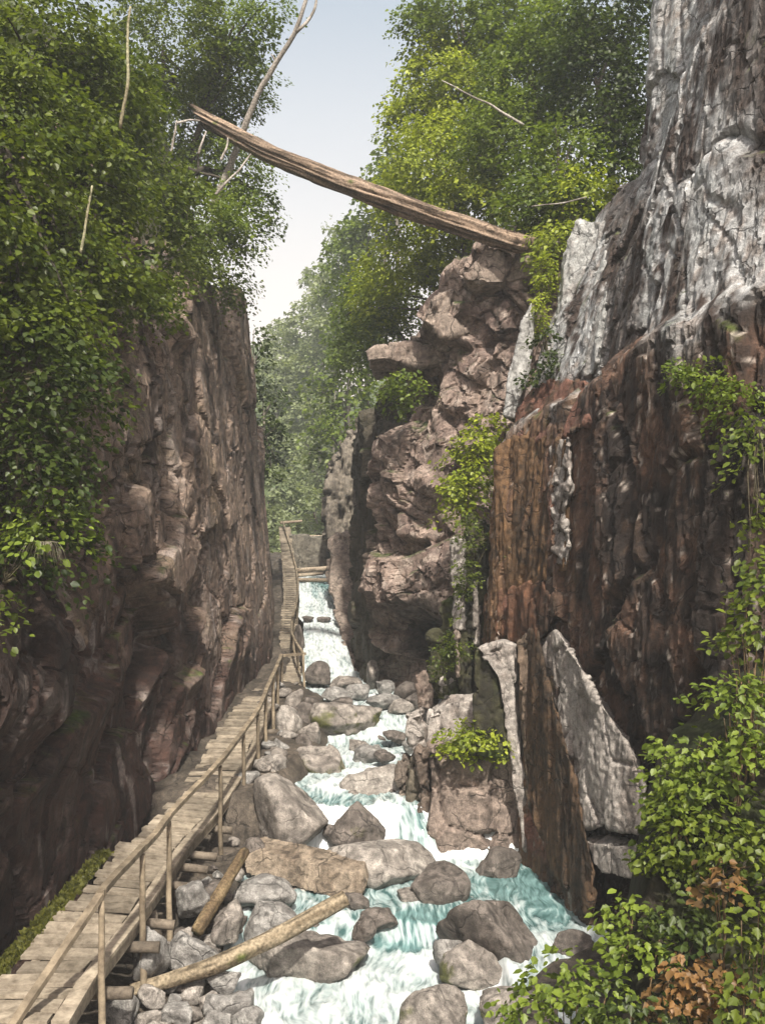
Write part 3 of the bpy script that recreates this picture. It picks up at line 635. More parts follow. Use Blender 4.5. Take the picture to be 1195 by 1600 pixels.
# ------------------------------------------------------------------ slabs: extruded outlines, remeshed and weathered
def slab_mesh(front, back, voxel, seed, colf, amp=.05, aniso=(1, 1, .5), lumps=.08):
    bm = bmesh.new(); n = len(front)
    a = [bm.verts.new(p) for p in front]; b = [bm.verts.new(p) for p in back]
    bm.faces.new(a); bm.faces.new(b[::-1])
    for i in range(n): bm.faces.new((a[i], b[i], b[(i + 1) % n], a[(i + 1) % n]))
    bmesh.ops.triangulate(bm, faces=bm.faces[:]); bmesh.ops.recalc_face_normals(bm, faces=bm.faces[:])
    me = bpy.data.meshes.new('t'); bm.to_mesh(me); bm.free()
    o = bpy.data.objects.new('t', me); COL.objects.link(o)
    m = o.modifiers.new('r', 'REMESH'); m.mode = 'VOXEL'; m.voxel_size = voxel
    dg = bpy.context.evaluated_depsgraph_get(); dg.update()
    ev = bpy.data.meshes.new_from_object(o.evaluated_get(dg)); bpy.data.objects.remove(o); bpy.data.meshes.remove(me)
    nv = len(ev.vertices); V = np.empty(nv * 3, np.float32); ev.vertices.foreach_get('co', V); V = V.reshape(-1, 3)
    N = np.empty(nv * 3, np.float32); ev.vertices.foreach_get('normal', N); N = N.reshape(-1, 3)
    A = np.array(aniso)
    f1, e1, _ = vor(V * A * 1.5 + seed, seed % 71)
    D = lumps * f1 - lumps * .6 * (1 - ss(0, .07, e1)) + amp * fbm(V * A * 2.2 + seed, seed % 73, 4) + amp * .4 * fbm(V * 8, seed % 67, 3)
    V = V + N * D[:, None]; ev.vertices.foreach_set('co', V.ravel()); ev.update()
    ev.vertices.foreach_get('normal', (n2 := np.empty(nv * 3, np.float32))); n2 = n2.reshape(-1, 3)
    set_col(ev, colf(V, n2)); ev.polygons.foreach_set('use_smooth', np.full(len(ev.polygons), True)); ev.materials.clear(); ev.materials.append(ROCK)
    return ev

def scol(light, dark, moss=0.0, mosscol=(.06, .085, .015), an=(1, 1, .3)):
    def f(V, N):
        n = fbm(V * np.array(an) * 1.8, 41, 4); fi = fbm(V * 5, 42, 3)
        C = mix(light, dark, ss(-.15, .55, n + fi * .5)); C = mix(C, np.array(dark) * .35, ss(.4, .7, fi + n * .3) * .7)
        if moss: C = mix(C, np.array(mosscol) * (1 + .6 * fi)[:, None], ss(.1, .5, fbm(V * 1.2, 44, 4) + moss - .5))
        return C
    return f
PALE = ((.36, .34, .325), (.24, .215, .20)); BRN = ((.10, .062, .035), (.05, .034, .022)); TAN = ((.28, .235, .205), (.18, .14, .12)); DRK = ((.05, .05, .022), (.024, .022, .014))

def slab(name, parent, poly, d0, thick, seed, cols, voxel=.05, push=(.25, 1.0, 0), moss=0., **kw):
    """poly: photo outline; d0: distance or list of distances; the body reaches back by thick metres"""
    ds = d0 if isinstance(d0, (list, tuple)) else [d0] * len(poly)
    fr = [W(x, y, d) for (x, y), d in zip(poly, ds)]; pv = np.array(push, float); pv /= np.linalg.norm(pv)
    bk = [p + pv * thick for p in fr]
    o = obj(name, slab_mesh(fr, bk, voxel, seed, scol(*cols, moss), **kw), ROCK, parent); return o

def wall_d(px, py, off=.25):
    """distance at which a photo ray meets the plain right wall, minus off"""
    P = np.array(rightplan)[:7]
    ds = np.linspace(8, 20.6, 400); X = (px - CX) * ds / F; Z = (HY - py) * ds / F
    xw = np.interp(ds, P[:, 1], P[:, 0]) + right_lean(ds, Z)
    k = np.argmax(X >= xw); return float(ds[k]) - off if (X >= xw).any() else 20.4 - off
def wslab(poly, thick, seed, cols, off=.3, **kw):
    return slab('rock_slab', RW, poly, [wall_d(x, y, off) for x, y in poly], thick, seed, cols, **kw)

# the long pale tilted slab and its broken foot
wslab([(845, 998), (868, 985), (893, 1016), (930, 1085), (978, 1160), (1009, 1228), (1000, 1306), (945, 1292), (912, 1296), (897, 1215), (872, 1120), (852, 1050)], .8, 1, PALE, off=.24, voxel=.03, lumps=.07, amp=.05)
wslab([(914, 1316), (950, 1322), (997, 1335), (992, 1376), (940, 1366), (926, 1350)], .7, 2, PALE, off=.32, voxel=.035, lumps=.03, amp=.03)
# brown upright ribs
wslab([(812, 985), (842, 985), (850, 1050), (872, 1120), (897, 1215), (914, 1300), (928, 1370), (922, 1432), (900, 1400), (862, 1370), (838, 1280), (822, 1160)], .9, 3, BRN, off=.42, voxel=.04, lumps=.05, aniso=(2.2, 2.2, .35))
wslab([(772, 700), (800, 682), (862, 680), (888, 690), (886, 760), (884, 890), (858, 905), (800, 930), (768, 900)], .8, 4, ((.13, .075, .036), (.055, .035, .02)), off=.30, voxel=.045, lumps=.06, aniso=(2.4, 2.4, .35))
wslab([(858, 700), (868, 686), (889, 682), (891, 760), (882, 800), (890, 850), (884, 884), (864, 880), (866, 820), (858, 760)], .6, 5, PALE, off=.36, voxel=.03, lumps=.05, amp=.03, aniso=(1.2, 1.2, 2.6))
wslab([(805, 640), (830, 603), (872, 590), (915, 596), (920, 660), (880, 682), (835, 690), (808, 700)], .8, 6, ((.15, .075, .055), (.07, .045, .028)), off=.25, voxel=.045, lumps=.06, aniso=(1.6, 1.6, .6))
wslab([(772, 925), (850, 905), (870, 960), (845, 1000), (815, 1010), (775, 990)], .8, 7, ((.12, .06, .035), (.05, .03, .02)), off=.35, voxel=.045, lumps=.07, aniso=(2, 2, .4))
# grey leaning plates of the step below the upper face
wslab([(868, 560), (880, 400), (905, 340), (945, 345), (948, 470), (935, 560), (925, 585), (893, 590)], .7, 8, ((.37, .385, .39), (.25, .24, .235)), off=.15, voxel=.05, lumps=.05, aniso=(2.2, 2.2, .25))
wslab([(785, 650), (795, 575), (812, 510), (830, 470), (833, 520), (822, 590), (803, 652)], .6, 9, ((.36, .37, .375), (.24, .23, .225)), off=.1, voxel=.045, lumps=.04, aniso=(2, 2, .3))

# standing plates at the foot of the wall
S2 = lambda poly, d, th, sd_, cols, **kw: slab('rock_slab', RW, poly, d, th, sd_, cols, **kw)
S2([(742, 1012), (772, 1004), (800, 1010), (806, 1060), (808, 1120), (812, 1190), (836, 1262), (846, 1345), (820, 1330), (804, 1250), (792, 1180), (786, 1110), (776, 1060), (758, 1030)], 18.4, .9, 12, PALE, voxel=.03, lumps=.06, amp=.04, push=(.35, 1, 0))
S2([(742, 1016), (760, 1030), (778, 1062), (788, 1112), (794, 1182), (768, 1184), (748, 1180), (740, 1100)], 18.55, 1.0, 13, DRK, voxel=.03, lumps=.08, moss=.45, push=(.35, 1, 0))
S2([(806, 1004), (826, 1000), (834, 1120), (848, 1250), (852, 1350), (838, 1320), (820, 1220)], 18.2, .8, 14, ((.16, .12, .09), (.06, .045, .03)), voxel=.035, aniso=(2.2, 2.2, .35))
for i, (x, y0, y1, w_, c_, ms) in enumerate([(714, 838, 985, 20, PALE, 0), (733, 800, 1000, 16, DRK, .5), (752, 815, 1010, 17, DRK, .35), (742, 905, 1010, 9, PALE, 0), (765, 900, 1012, 9, PALE, .1),
        (778, 880, 1010, 10, BRN, .1), (792, 930, 1010, 10, BRN, 0), (700, 935, 1085, 22, DRK, .6), (722, 965, 1095, 18, DRK, .5), (712, 985, 1060, 9, TAN, .1), (680, 985, 1095, 22, DRK, .6), (700, 1055, 1105, 26, PALE, .1), (660, 1050, 1110, 22, TAN, .25)]):
    d = 21.4 + (x < 705) * .8 - (x > 760) * .5
    S2([(x - w_ / 2, y0 + 6), (x + w_ * .1, y0), (x + w_ / 2, y0 + 8), (x + w_ / 2 + 4, y1), (x - w_ / 2 + 3, y1)], d + .05 * (i % 3), 1.2, 20 + i, c_, voxel=.035, moss=ms, push=(.2, 1, 0), lumps=.06, amp=.05, aniso=(1.5, 1.5, 1.3))
# cracked block beside the curtain fall, its cap and the thin plates at its edge
CB = slab('rock_block', None, [(668, 1178), (700, 1170), (760, 1182), (800, 1180), (812, 1230), (812, 1392), (770, 1396), (720, 1392), (684, 1376), (672, 1290)], 18.9, 1.6, 51, ((.25, .205, .18), (.15, .12, .105)), voxel=.045, lumps=.16, aniso=(1, 1, .8), push=(.1, 1, 0))
tag(CB, 'big cracked grey-brown rock block beside the small curtain fall, bush on top', 'rock')
o = slab('rock_block', None, [(662, 1160), (668, 1118), (705, 1098), (742, 1096), (746, 1150), (740, 1182), (690, 1184)], 20.2, 1.6, 52, PALE, voxel=.045, lumps=.1, push=(.1, 1, 0))
tag(o, 'pale flat-topped rock block behind the low leafy bush', 'rock')
for i, (poly, lab) in enumerate([([(634, 1120), (660, 1108), (664, 1170), (655, 1185), (640, 1160)], 'small pale upright slab standing in the stream above the curtain fall'),
        ([(652, 1180), (660, 1168), (672, 1174), (673, 1240), (669, 1290), (654, 1296), (655, 1230)], 'thin dark upright stone plate beside the curtain fall'),
        ([(640, 1192), (650, 1180), (657, 1190), (658, 1266), (640, 1268), (637, 1230)], 'thin brown upright stone plate on the lip of the curtain fall'),
        ([(622, 1202), (632, 1182), (644, 1190), (643, 1254), (620, 1256)], 'stubby dark stone plate at the stream edge upstream of the curtain fall')]):
    tag(slab('stone_plate', None, poly, [19.6, 19.2, 19.5, 19.8][i], .5, 60 + i, [PALE, ((.15, .12, .10), (.08, .062, .05)), ((.13, .115, .09), (.06, .052, .04)), ((.16, .135, .115), (.08, .068, .055))][i], voxel=.03, lumps=.09, amp=.06, aniso=(1.6, 1.6, 1.2), push=(.1, 1, 0)), lab, 'stone slab')
o = slab('stone_slab', None, [(380, 1340), (404, 1332), (566, 1368), (574, 1384), (562, 1408), (520, 1404), (384, 1366)], [17.7, 17.7, 16.9, 16.9, 16.8, 16.9, 17.6], .55, 71, ((.25, .21, .165), (.16, .13, .10)), voxel=.022, lumps=.008, amp=.015, push=(.1, 1, .3))
tag(o, 'long flat squared stone slab sloping down from the walkway to the stream', 'stone slab')
# ledge right of the waterfall and blocks on the buttress
slab('rock_ledge', BW, [(512, 842), (530, 832), (556, 828), (556, 945), (560, 1070), (546, 1058), (530, 985), (516, 925), (510, 880)], [40, 40, 40, 38, 31, 31.5, 35, 38.5, 40], 3.5, 81, TAN, voxel=.09, lumps=.12, push=(.12, 1, 0))
slab('rock_ledge', BW, [(512, 745), (522, 715), (534, 700), (548, 672), (600, 660), (600, 840), (508, 842), (504, 800)], 47, 4, 82, ((.20, .18, .15), (.12, .105, .09)), voxel=.1, lumps=.3, aniso=(2.2, 2.2, .5), push=(.1, 1, 0))
slab('rock_block', BW, [(570, 548), (585, 536), (640, 532), (690, 540), (700, 565), (650, 572), (600, 562), (573, 566)], 26.6, 2.5, 83, TAN, voxel=.06, lumps=.12, push=(.1, 1, 0))
slab('rock_block', BW, [(722, 432), (752, 392), (826, 392), (834, 430), (800, 442), (735, 440)], 24.3, 2.5, 84, TAN, voxel=.06, lumps=.12, push=(.1, 1, 0))
slab('rock_block', BW, [(655, 500), (668, 470), (715, 446), (738, 470), (730, 520), (690, 528)], 25.2, 2.2, 85, TAN, voxel=.06, lumps=.15, push=(.1, 1, 0))
slab('rock_ledge', BW, [(452, 836), (512, 838), (512, 900), (456, 900)], 50, 3, 86, ((.16, .15, .125), (.10, .095, .08)), voxel=.1, lumps=.1, push=(0, 1, 0))

# ------------------------------------------------------------------ tubes, logs
def tube_arrays(path, rad, ns=10, seed=0, amp=0.0, cap=True, stretch=.6):
    P = np.array(path, float); n = len(P); rad = np.broadcast_to(np.asarray(rad, float), (n,))
    T = np.gradient(P, axis=0); T /= np.linalg.norm(T, axis=1, keepdims=True) + 1e-9
    up = np.array([0, 0, 1.]) if abs(T[:, 2]).mean() < .8 else np.array([0, 1., 0])
    A = np.cross(T, up); A /= np.linalg.norm(A, axis=1, keepdims=True); Bv = np.cross(A, T)
    th = np.linspace(0, 2 * np.pi, ns, endpoint=False)
    R = np.repeat(rad[:, None], ns, 1)
    ln = np.r_[0, np.cumsum(np.linalg.norm(np.diff(P, axis=0), axis=1))]
    if amp:
        q = np.stack([np.cos(th)[None] * 1.6 + 0 * ln[:, None], np.sin(th)[None] * 1.6 + 0 * ln[:, None], ln[:, None] * stretch / max(rad.mean(), .01) * .25 + 0 * th[None]], -1).reshape(-1, 3) + seed * 3.7
        R = R * (1 + amp * fbm(q * 1.3, 33, 4) + amp * .7 * fbm(q * np.array([4, 4, .25]), 35, 4) - amp * .5 * ss(.72, .95, ridged(q * np.array([1.7, 1.7, .12]), 37, 2))).reshape(n, ns)
    V = P[:, None] + R[..., None] * (np.cos(th)[None, :, None] * A[:, None] + np.sin(th)[None, :, None] * Bv[:, None])
    V = V.reshape(-1, 3); i = np.arange(n * ns).reshape(n, ns); j = np.roll(i, -1, 1)
    Fq = np.stack([i[:-1].ravel(), j[:-1].ravel(), j[1:].ravel(), i[1:].ravel()], 1)
    if cap:
        V = np.r_[V, [P[0]], [P[-1]]]; a, b = n * ns, n * ns + 1
        c0 = np.stack([j[0], i[0], np.full(ns, a), np.full(ns, a)], 1); c1 = np.stack([i[-1], j[-1], np.full(ns, b), np.full(ns, b)], 1)
        tri = np.r_[c0, c1]
    else: tri = np.zeros((0, 4), int)
    # all as triangles
    T3 = np.r_[Fq[:, [0, 1, 2]], Fq[:, [0, 2, 3]], tri[:, :3]]
    return V, T3

def join(parts):
    Vs, Fs, o = [], [], 0
    for V, T in parts: Vs.append(V); Fs.append(T + o); o += len(V)
    return np.concatenate(Vs), np.concatenate(Fs)

def curve(pts, n, wob=0, seed=0):
    P = np.array(pts, float); t = np.r_[0, np.cumsum(np.linalg.norm(np.diff(P, axis=0), axis=1))]; s = np.linspace(0, t[-1], n)
    Q = np.stack([np.interp(s, t, P[:, k]) for k in range(3)], 1)
    for _ in range(max(1, n // (3 * len(P)))): Q[1:-1] = (Q[:-2] + 2 * Q[1:-1] + Q[2:]) / 4
    if wob:
        q = np.stack([s * .8, s * 0 + seed, s * 0], 1); w = np.stack([fbm(q, 3, 2), fbm(q, 4, 2), fbm(q, 5, 2)], 1); Q = Q + w * wob * np.sin(np.linspace(0, np.pi, n))[:, None]
    return Q

def bark_col(V, a, b, s=0, an=(3, 3, 3)):
    n = fbm(V * np.array(an), 200 + s, 4); return mix(a, b, ss(-.35, .4, n))

def log(name, label, pts, radii, n, ns, seed, ca, cb, amp=.16, moss=0., splinter=False, cat='log', wob=.0):
    path = curve(pts, n, wob, seed); rad = np.interp(np.linspace(0, 1, n), np.linspace(0, 1, len(radii)), radii)
    V, T = tube_arrays(path, rad, ns, seed, amp, stretch=.35)
    if splinter:
        ax = path[0] - path[6]; ax /= np.linalg.norm(ax)
        k = np.arange(ns); up = np.clip((V[:ns] - path[0])[:, 2] / rad[0], -1, 1)
        V[:ns] += ax[None] * ((.35 * up + .25 * np.sin(k * 2.4) + .3) * splinter)[:, None]; V[-2] -= ax * .4
    d = path[-1] - path[0]; d /= np.linalg.norm(d)
    al = V @ d; Q = V - al[:, None] * d * .93
    n1 = fbm(Q * 7, 210 + seed, 4); C = mix(ca, cb, ss(-.35, .4, n1)); C = mix(C, np.array(cb) * .4, ss(.15, .5, fbm(Q * 16, 212, 3)) * .85)
    if moss: C = mix(C, (.07, .085, .02), ss(.1, .5, fbm(V * 2.2, 215, 3) + moss - .5))
    base = path[0]
    o = obj(name, mesh_arrays(name, V - base, T, 3, True, C), BARK, None, base); return tag(o, label, cat)

log('fallen_log', 'long weathered brown tree trunk lodged high across the gorge', [W(322, 186, 27), W(420, 240, 26), W(560, 296, 25), (W(700, 345, 24.4)), W(800, 378, 23.9), W(830, 384, 23.6)],
    [.18, .22, .23, .24, .25, .25, .21], 150, 64, 1, (.27, .20, .145), (.095, .07, .05), .30, .05, splinter=1.0)
log('fallen_pole', 'long fallen pole with mossy patches lying over the boulders by the walkway', [W(205, 1550, 13.0), W(330, 1512, 13.3), W(440, 1460, 13.8), W(540, 1404, 14.2)], [.10, .115, .125, .115], 60, 20, 2, (.25, .205, .14), (.11, .085, .055), .14, .25)
log('leaning_log', 'mossy log leaning down from the walkway supports to the rocks', [W(383, 1330, 16.4), W(350, 1385, 15.6), W(308, 1455, 14.6)], [.085, .1, .1], 40, 16, 3, (.24, .18, .10), (.10, .07, .04), .14, .3)

# ------------------------------------------------------------------ boardwalk
BWK = thing('boardwalk', 'weathered plank walkway with cleats and pole handrail climbing along the left rock wall', 'boardwalk', (-3.7, 12, -5))
def dcurve(pts, n):
    return curve(pts, n)
R1 = np.array([W(108, 1600, 10.3)] + [W(*p) for p in deckR]); 
L1 = np.array([W(-60, 1592, 10.3), W(0, 1547, 11.3), W(106, 1416, 13.2), W(196, 1306, 16.2), W(284, 1240, 19), W(330, 1166, 21.8), W(362, 1112, 24.6), W(399, 1068, 28)])
Rc = dcurve(R1, 120); Lc = dcurve(L1, 120)
Lc[:, 2] = .5 * Lc[:, 2] + .5 * Rc[:, 2]; 
U1 = np.array([W(458, 1078, 28.3), W(452, 1025, 33), W(449.5, 993, 36), W(453.5, 934, 40), W(452, 888, 44), W(447, 846, 49), W(444.5, 822, 53)])
Uc = curve(U1, 120)
sl = np.r_[0, np.cumsum(np.linalg.norm(np.diff((Rc + Lc) / 2, axis=0), axis=1))]
def on(s, f, dz=0.0):
    a = np.array([np.interp(s, sl, Lc[:, k]) for k in range(3)]); b = np.array([np.interp(s, sl, Rc[:, k]) for k in range(3)])
    p = a * (1 - f) + b * f; p[2] += dz; return p
def bar(name, rows, mat=PLANK, parent=BWK):
    """rows: list of 4-corner cross sections"""
    V = np.array(rows).reshape(-1, 3); n = len(rows); i = np.arange(n * 4).reshape(n, 4); Fs = []
    for k in range(n - 1):
        for c in range(4): Fs.append((i[k, c], i[k, (c + 1) % 4], i[k + 1, (c + 1) % 4], i[k + 1, c]))
    Fs += [tuple(i[0][::-1]), tuple(i[-1])]
    me = mesh_arrays(name, V, np.array(Fs), 4, False); bm = bmesh.new(); bm.from_mesh(me); bmesh.ops.recalc_face_normals(bm, faces=bm.faces); bm.to_mesh(me); bm.free()
    return child(name, me, mat, parent)
r = np.random.default_rng(3)
LT = sl[-1]
s = -r.uniform(0, 1.2)
while s < LT:                                                   # long edge boards
    s1 = s + r.uniform(2.0, 2.9); a, b = max(s, 0) + .006, min(s1, LT) - .006
    if b - a > .2:
        dz = r.uniform(-.006, .006) + .02; rows = []
        for t in np.linspace(a, b, 5):
            p, q = on(t, .83), on(t, 1.0); rows.append([p + [0, 0, dz], q + [0, 0, dz], q + [0, 0, dz - .05], p + [0, 0, dz - .05]])
        bar('edge_board', rows)
    s = s1
s = .02
while s < LT - .2:                                              # cross planks, ends uneven on the wall side
    w_ = r.uniform(.20, .26); f0, f1 = r.uniform(-.14, .05), r.uniform(.78, .825); sk = r.uniform(-.025, .025); dz = r.uniform(-.012, .012); ti = r.uniform(-.012, .012)
    rows = []
    for f, k in ((f0, -sk), (.4, 0), (f1, sk)):
        p, q = on(s + k, f, dz - ti), on(s + k + w_, f, dz + ti); rows.append([p, q, q - [0, 0, .045], p - [0, 0, .045]])
    bar('plank', rows); s += w_ + r.uniform(.085, .12)
for f in (.1, .92):
    for a in np.arange(0, LT, 3.6):
        rows = []
        for t in np.linspace(a, min(a + 3.6, LT), 6):
            p, q = on(t, f - .05, -.05), on(t, f + .05, -.05); rows.append([p, q, q + [0, 0, -.16], p + [0, 0, -.16]])
        bar('stringer', rows)
for s in (1.4, 2.6, 3.5, 5.0, 5.9, 6.6, 8.0, 9.5, 11.5, 13.5, 15.5):
    p, q = on(s, -.05, -.30), on(s, 1.28 + r.uniform(-.1, .15), -.30 + r.uniform(-.03, .03))
    V, T = tube_arrays(curve([p, q], 8, .03, int(s * 3)), [.075] * 8, 10, int(s * 7), .14)
    child('crossbeam', mesh_arrays('crossbeam', V, T, 3, True), OLDLOG, BWK)
# upper flight: one tread after another
su = np.r_[0, np.cumsum(np.linalg.norm(np.diff(Uc, axis=0), axis=1))]
def onu(s, off, dz=0.0):
    p = np.array([np.interp(s, su, Uc[:, k]) for k in range(3)]); q = np.array([np.interp(min(s + .3, su[-1]), su, Uc[:, k]) for k in range(3)]) - np.array([np.interp(max(s - .3, 0), su, Uc[:, k]) for k in range(3)])
    q[2] = 0; q /= np.linalg.norm(q); n = np.array([q[1], -q[0], 0]); return p + n * off + np.array([0, 0, dz])
s = .05; UW = .30
while s < su[-1] - .2:
    w_ = r.uniform(.17, .2); a, b = r.uniform(-.04, .03), r.uniform(-.03, .04); rows = []
    for off in (-UW + a, UW + b):
        p, q = onu(s, off), onu(s + w_, off); q[2] = p[2] + .02; rows.append([p, q, q + [0, 0, -.045], p + [0, 0, -.045]])
    bar('tread', rows); s += .27
for off in (-UW + .08, UW - .08):
    for a in np.arange(0, su[-1], 4.0):
        rows = []
        for t in np.linspace(a, min(a + 4.0, su[-1]), 8):
            p, q = onu(t, off - .04, -.05), onu(t, off + .04, -.05); rows.append([p, q, q + [0, 0, -.16], p + [0, 0, -.16]])
        bar('stringer', rows)
# landing that joins the two flights
pa, pb = on(LT - .02, 0), on(LT - .02, 1); ua, ub = onu(.05, -UW), onu(.05, UW)
for k in range(5):
    t0, t1 = k / 5 + .01, (k + 1) / 5 - .01
    A_, B_ = (lambda t: pa * (1 - t) + ua * t), (lambda t: pb * (1 - t) + ub * t)
    bar('plank', [[A_(t0), A_(t1), A_(t1) - [0, 0, .045], A_(t0) - [0, 0, .045]], [B_(t0), B_(t1), B_(t1) - [0, 0, .045], B_(t0) - [0, 0, .045]]])
# posts
def tubepart(name, pts, r0, r1, seed, n=10, ns=9, wob=.02, mat=POLE, amp=.10):
    V, T = tube_arrays(curve(pts, n, wob, seed), np.linspace(r0, r1, n), ns, seed, amp); return child(name, mesh_arrays(name, V, T, 3, True), mat, BWK)
railtop = []
def sY(y): return float(np.interp(y, (.5 * (Rc + Lc))[:, 1], sl))
for i, (y, zb) in enumerate([(11.45, -6.0), (13.0, -5.75), (14.6, -5.7), (18.2, -5.6), (19.9, -5.4), (21.2, -5.2), (22.6, -5.0), (24.2, -4.6), (26.0, -4.3), (27.9, -4.0)]):
    p = on(sY(y), 1.06); top = p.copy(); top[2] += .93; bot = p.copy(); bot[2] = zb; bot[0] += .02
    tubepart('post', [bot, p, top], .05, .038, 300 + i, 12); railtop.append(top + [0, 0, .04])
first = on(sl[0], 1.06, .97); first = W(18, 1612, 10.2)
rt = [first] + railtop + [onu(.1, UW + .02, 1.0)]
for i in range(len(rt) - 1):
    a, b = rt[i].copy(), rt[i + 1].copy(); e = (b - a) / np.linalg.norm(b - a) * .03
    if i % 2: a[2] += .015; b[2] += .015
    rows = []
    for p in curve([a - e, b + e], 6, .02, i):
        dx = np.array([.045, .0, 0]); rows.append([p - dx, p + dx, p + dx + [0, 0, .075], p - dx + [0, 0, .075]])
    bar('handrail', rows, POLE)
UR = curve([W(474, 1022, 28.4), W(462, 1003, 31), W(455, 988, 33.5), (W(457, 966, 36)), W(464, 940, 38.6), W(466, 915, 41), W(463, 888, 43.6), W(456, 862, 46.6), W(449, 838, 49.5), W(442, 815, 52.5)], 60)
for i, k in enumerate(range(0, 60, 6)):
    top = UR[k]; j = int(np.argmin(np.abs(Uc[:, 1] - top[1]))); bot = np.array([Uc[j][0] + UW + .02, top[1], Uc[j][2] - .8])
    tubepart('post', [bot, top], .042, .036, 330 + i, 8)
    tubepart('handrail', list(UR[k:k + 7]), .045, .045, 350 + i, 10, 8, .02)
# props under the walkway
for i, (y, f) in enumerate([(14.2, .9), (15.8, .85), (17.0, .9), (19.2, .9), (21, .8), (23, .9)]):
    p = on(sY(y), f, -.3); b = p.copy(); b[2] = -6.0 if y < 18 else -5.4; b[0] += .15
    tubepart('prop', [b, p], .08, .07, 380 + i, 8, 10, .05, OLDLOG)
# log crossing at the top of the falls
for i, (a, b, rad, lab) in enumerate([((455, 906, 43.4), (518, 907, 43.0), .10, 'thin pale log laid straight across the lip of the tall waterfall'), ((452, 893, 46), (512, 888, 46), .13, 'rough brown log jammed behind the lip of the tall waterfall'),
        ((466, 899, 45), (505, 896, 45), .09, 'short dark branch caught between the logs above the tall waterfall'), ((438, 817, 52.5), (472, 814, 53), .08, 'bare pole jutting out at the top of the walkway'), ((452, 838, 54), (514, 839, 54), .10, 'pale log resting on the far ledge beyond the walkway top')]):
    log('log', lab, [W(*a), W(*b)], [rad, rad * .85], 16, 10, 20 + i, (.33, .27, .2), (.17, .13, .09), .12)

# ------------------------------------------------------------------ hillsides
def left_hill(X, Y):
    base = np.interp(Y, [2, 12, 20, 26, 32, 36, 42, 56, 70], [9, 8, 7.2, 8, 8.3, 6.6, 5.2, 5.2, 6]); edge = np.interp(Y, [p[1] for p in leftplan], [p[0] for p in leftplan]) - .95
    t = np.clip(edge - X, 0, 60); steep = 1.0 + 2.6 * np.exp(-((Y - 27) / 3.5) ** 2)
    return base - .5 - 6 * np.clip(X - edge, 0, 2) + np.minimum(t, 1.6) * steep + np.clip(t - 1.6, 0, 60) * .75
def right_hill(X, Y):
    top = np.where(Y < 22.5, 13.5, np.interp(Y, [22.5, 27, 32, 60], [8.0, 6.6, 5.0, 4.0])); e0 = np.where(Y < 22.5, np.interp(Y, [5, 13, 18, 22.5], [12, 8, 7, 7.]), np.interp(Y, [22.5, 27, 32, 60], [3.0, .6, 0, -2]))
    return top - .35 + np.clip(X - e0, 0, 80) * .62
def hill(name, xs, ys, fn, cols):
    GX, GY = np.meshgrid(xs, ys, indexing='ij'); GZ = fn(GX, GY); V = np.stack([GX.ravel(), GY.ravel(), GZ.ravel()], 1)
    V[:, 2] += fbm(V * .5, 400, 4) * .35; C = mix(cols[0], cols[1], ss(-.3, .4, fbm(V * 1.1, 402, 4)))
    return struct(name, mesh_arrays(name, V, grid_faces(len(xs), len(ys)), 4, True, C), SOIL)
SO = ((.035, .030, .020), (.03, .042, .012)); SG = ((.07, .085, .04), (.09, .12, .05))
hill('left_hillside', np.linspace(-45, -5.6, 110), np.linspace(2, 70, 130), left_hill, SO)
hill('right_hillside', np.linspace(3.0, 50, 110), np.linspace(25.5, 70, 100), right_hill, SO)
hill('right_hilltop', np.linspace(9, 50, 60), np.linspace(4, 25.4, 50), right_hill, SO)
def far_hill(X, Y): return -1 + np.clip(Y - 56, 0, 400) * .30 + np.abs(X + 6) * .62 * ss(50, 75, Y) + 0 * X
hill('far_hillside', np.linspace(-60, 60, 110), np.linspace(54, 150, 90), far_hill, SG)

# ------------------------------------------------------------------ foliage
def nrmz(A): return A / (np.linalg.norm(A, axis=1, keepdims=True) + 1e-9)
LSH = {6: (np.array([[0, 0, 0], [.30, .36, .05], [.68, .30, .03], [1, 0, -.12], [.68, -.30, .03], [.30, -.36, .05]]), np.array([[0, 5, 4], [0, 4, 3], [0, 3, 2], [0, 2, 1]])),
       4: (np.array([[0, 0, 0], [.45, .36, .06], [1, 0, -.1], [.45, -.36, .06]]), np.array([[0, 3, 2], [0, 2, 1]]))}
def leaf_arrays(C, N, U, size, kind):
    sh, fc = LSH[kind]; N = nrmz(N); U = U - N * np.einsum('ij,ij->i', U, N)[:, None]; U = nrmz(U); S = np.cross(N, U)
    V = C[:, None] + size[:, None, None] * (sh[None, :, 0:1] * U[:, None] + sh[None, :, 1:2] * S[:, None] + sh[None, :, 2:3] * N[:, None])
    k = len(sh); T = fc[None] + (np.arange(len(C)) * k)[:, None, None]
    return V.reshape(-1, 3), T.reshape(-1, 3), k

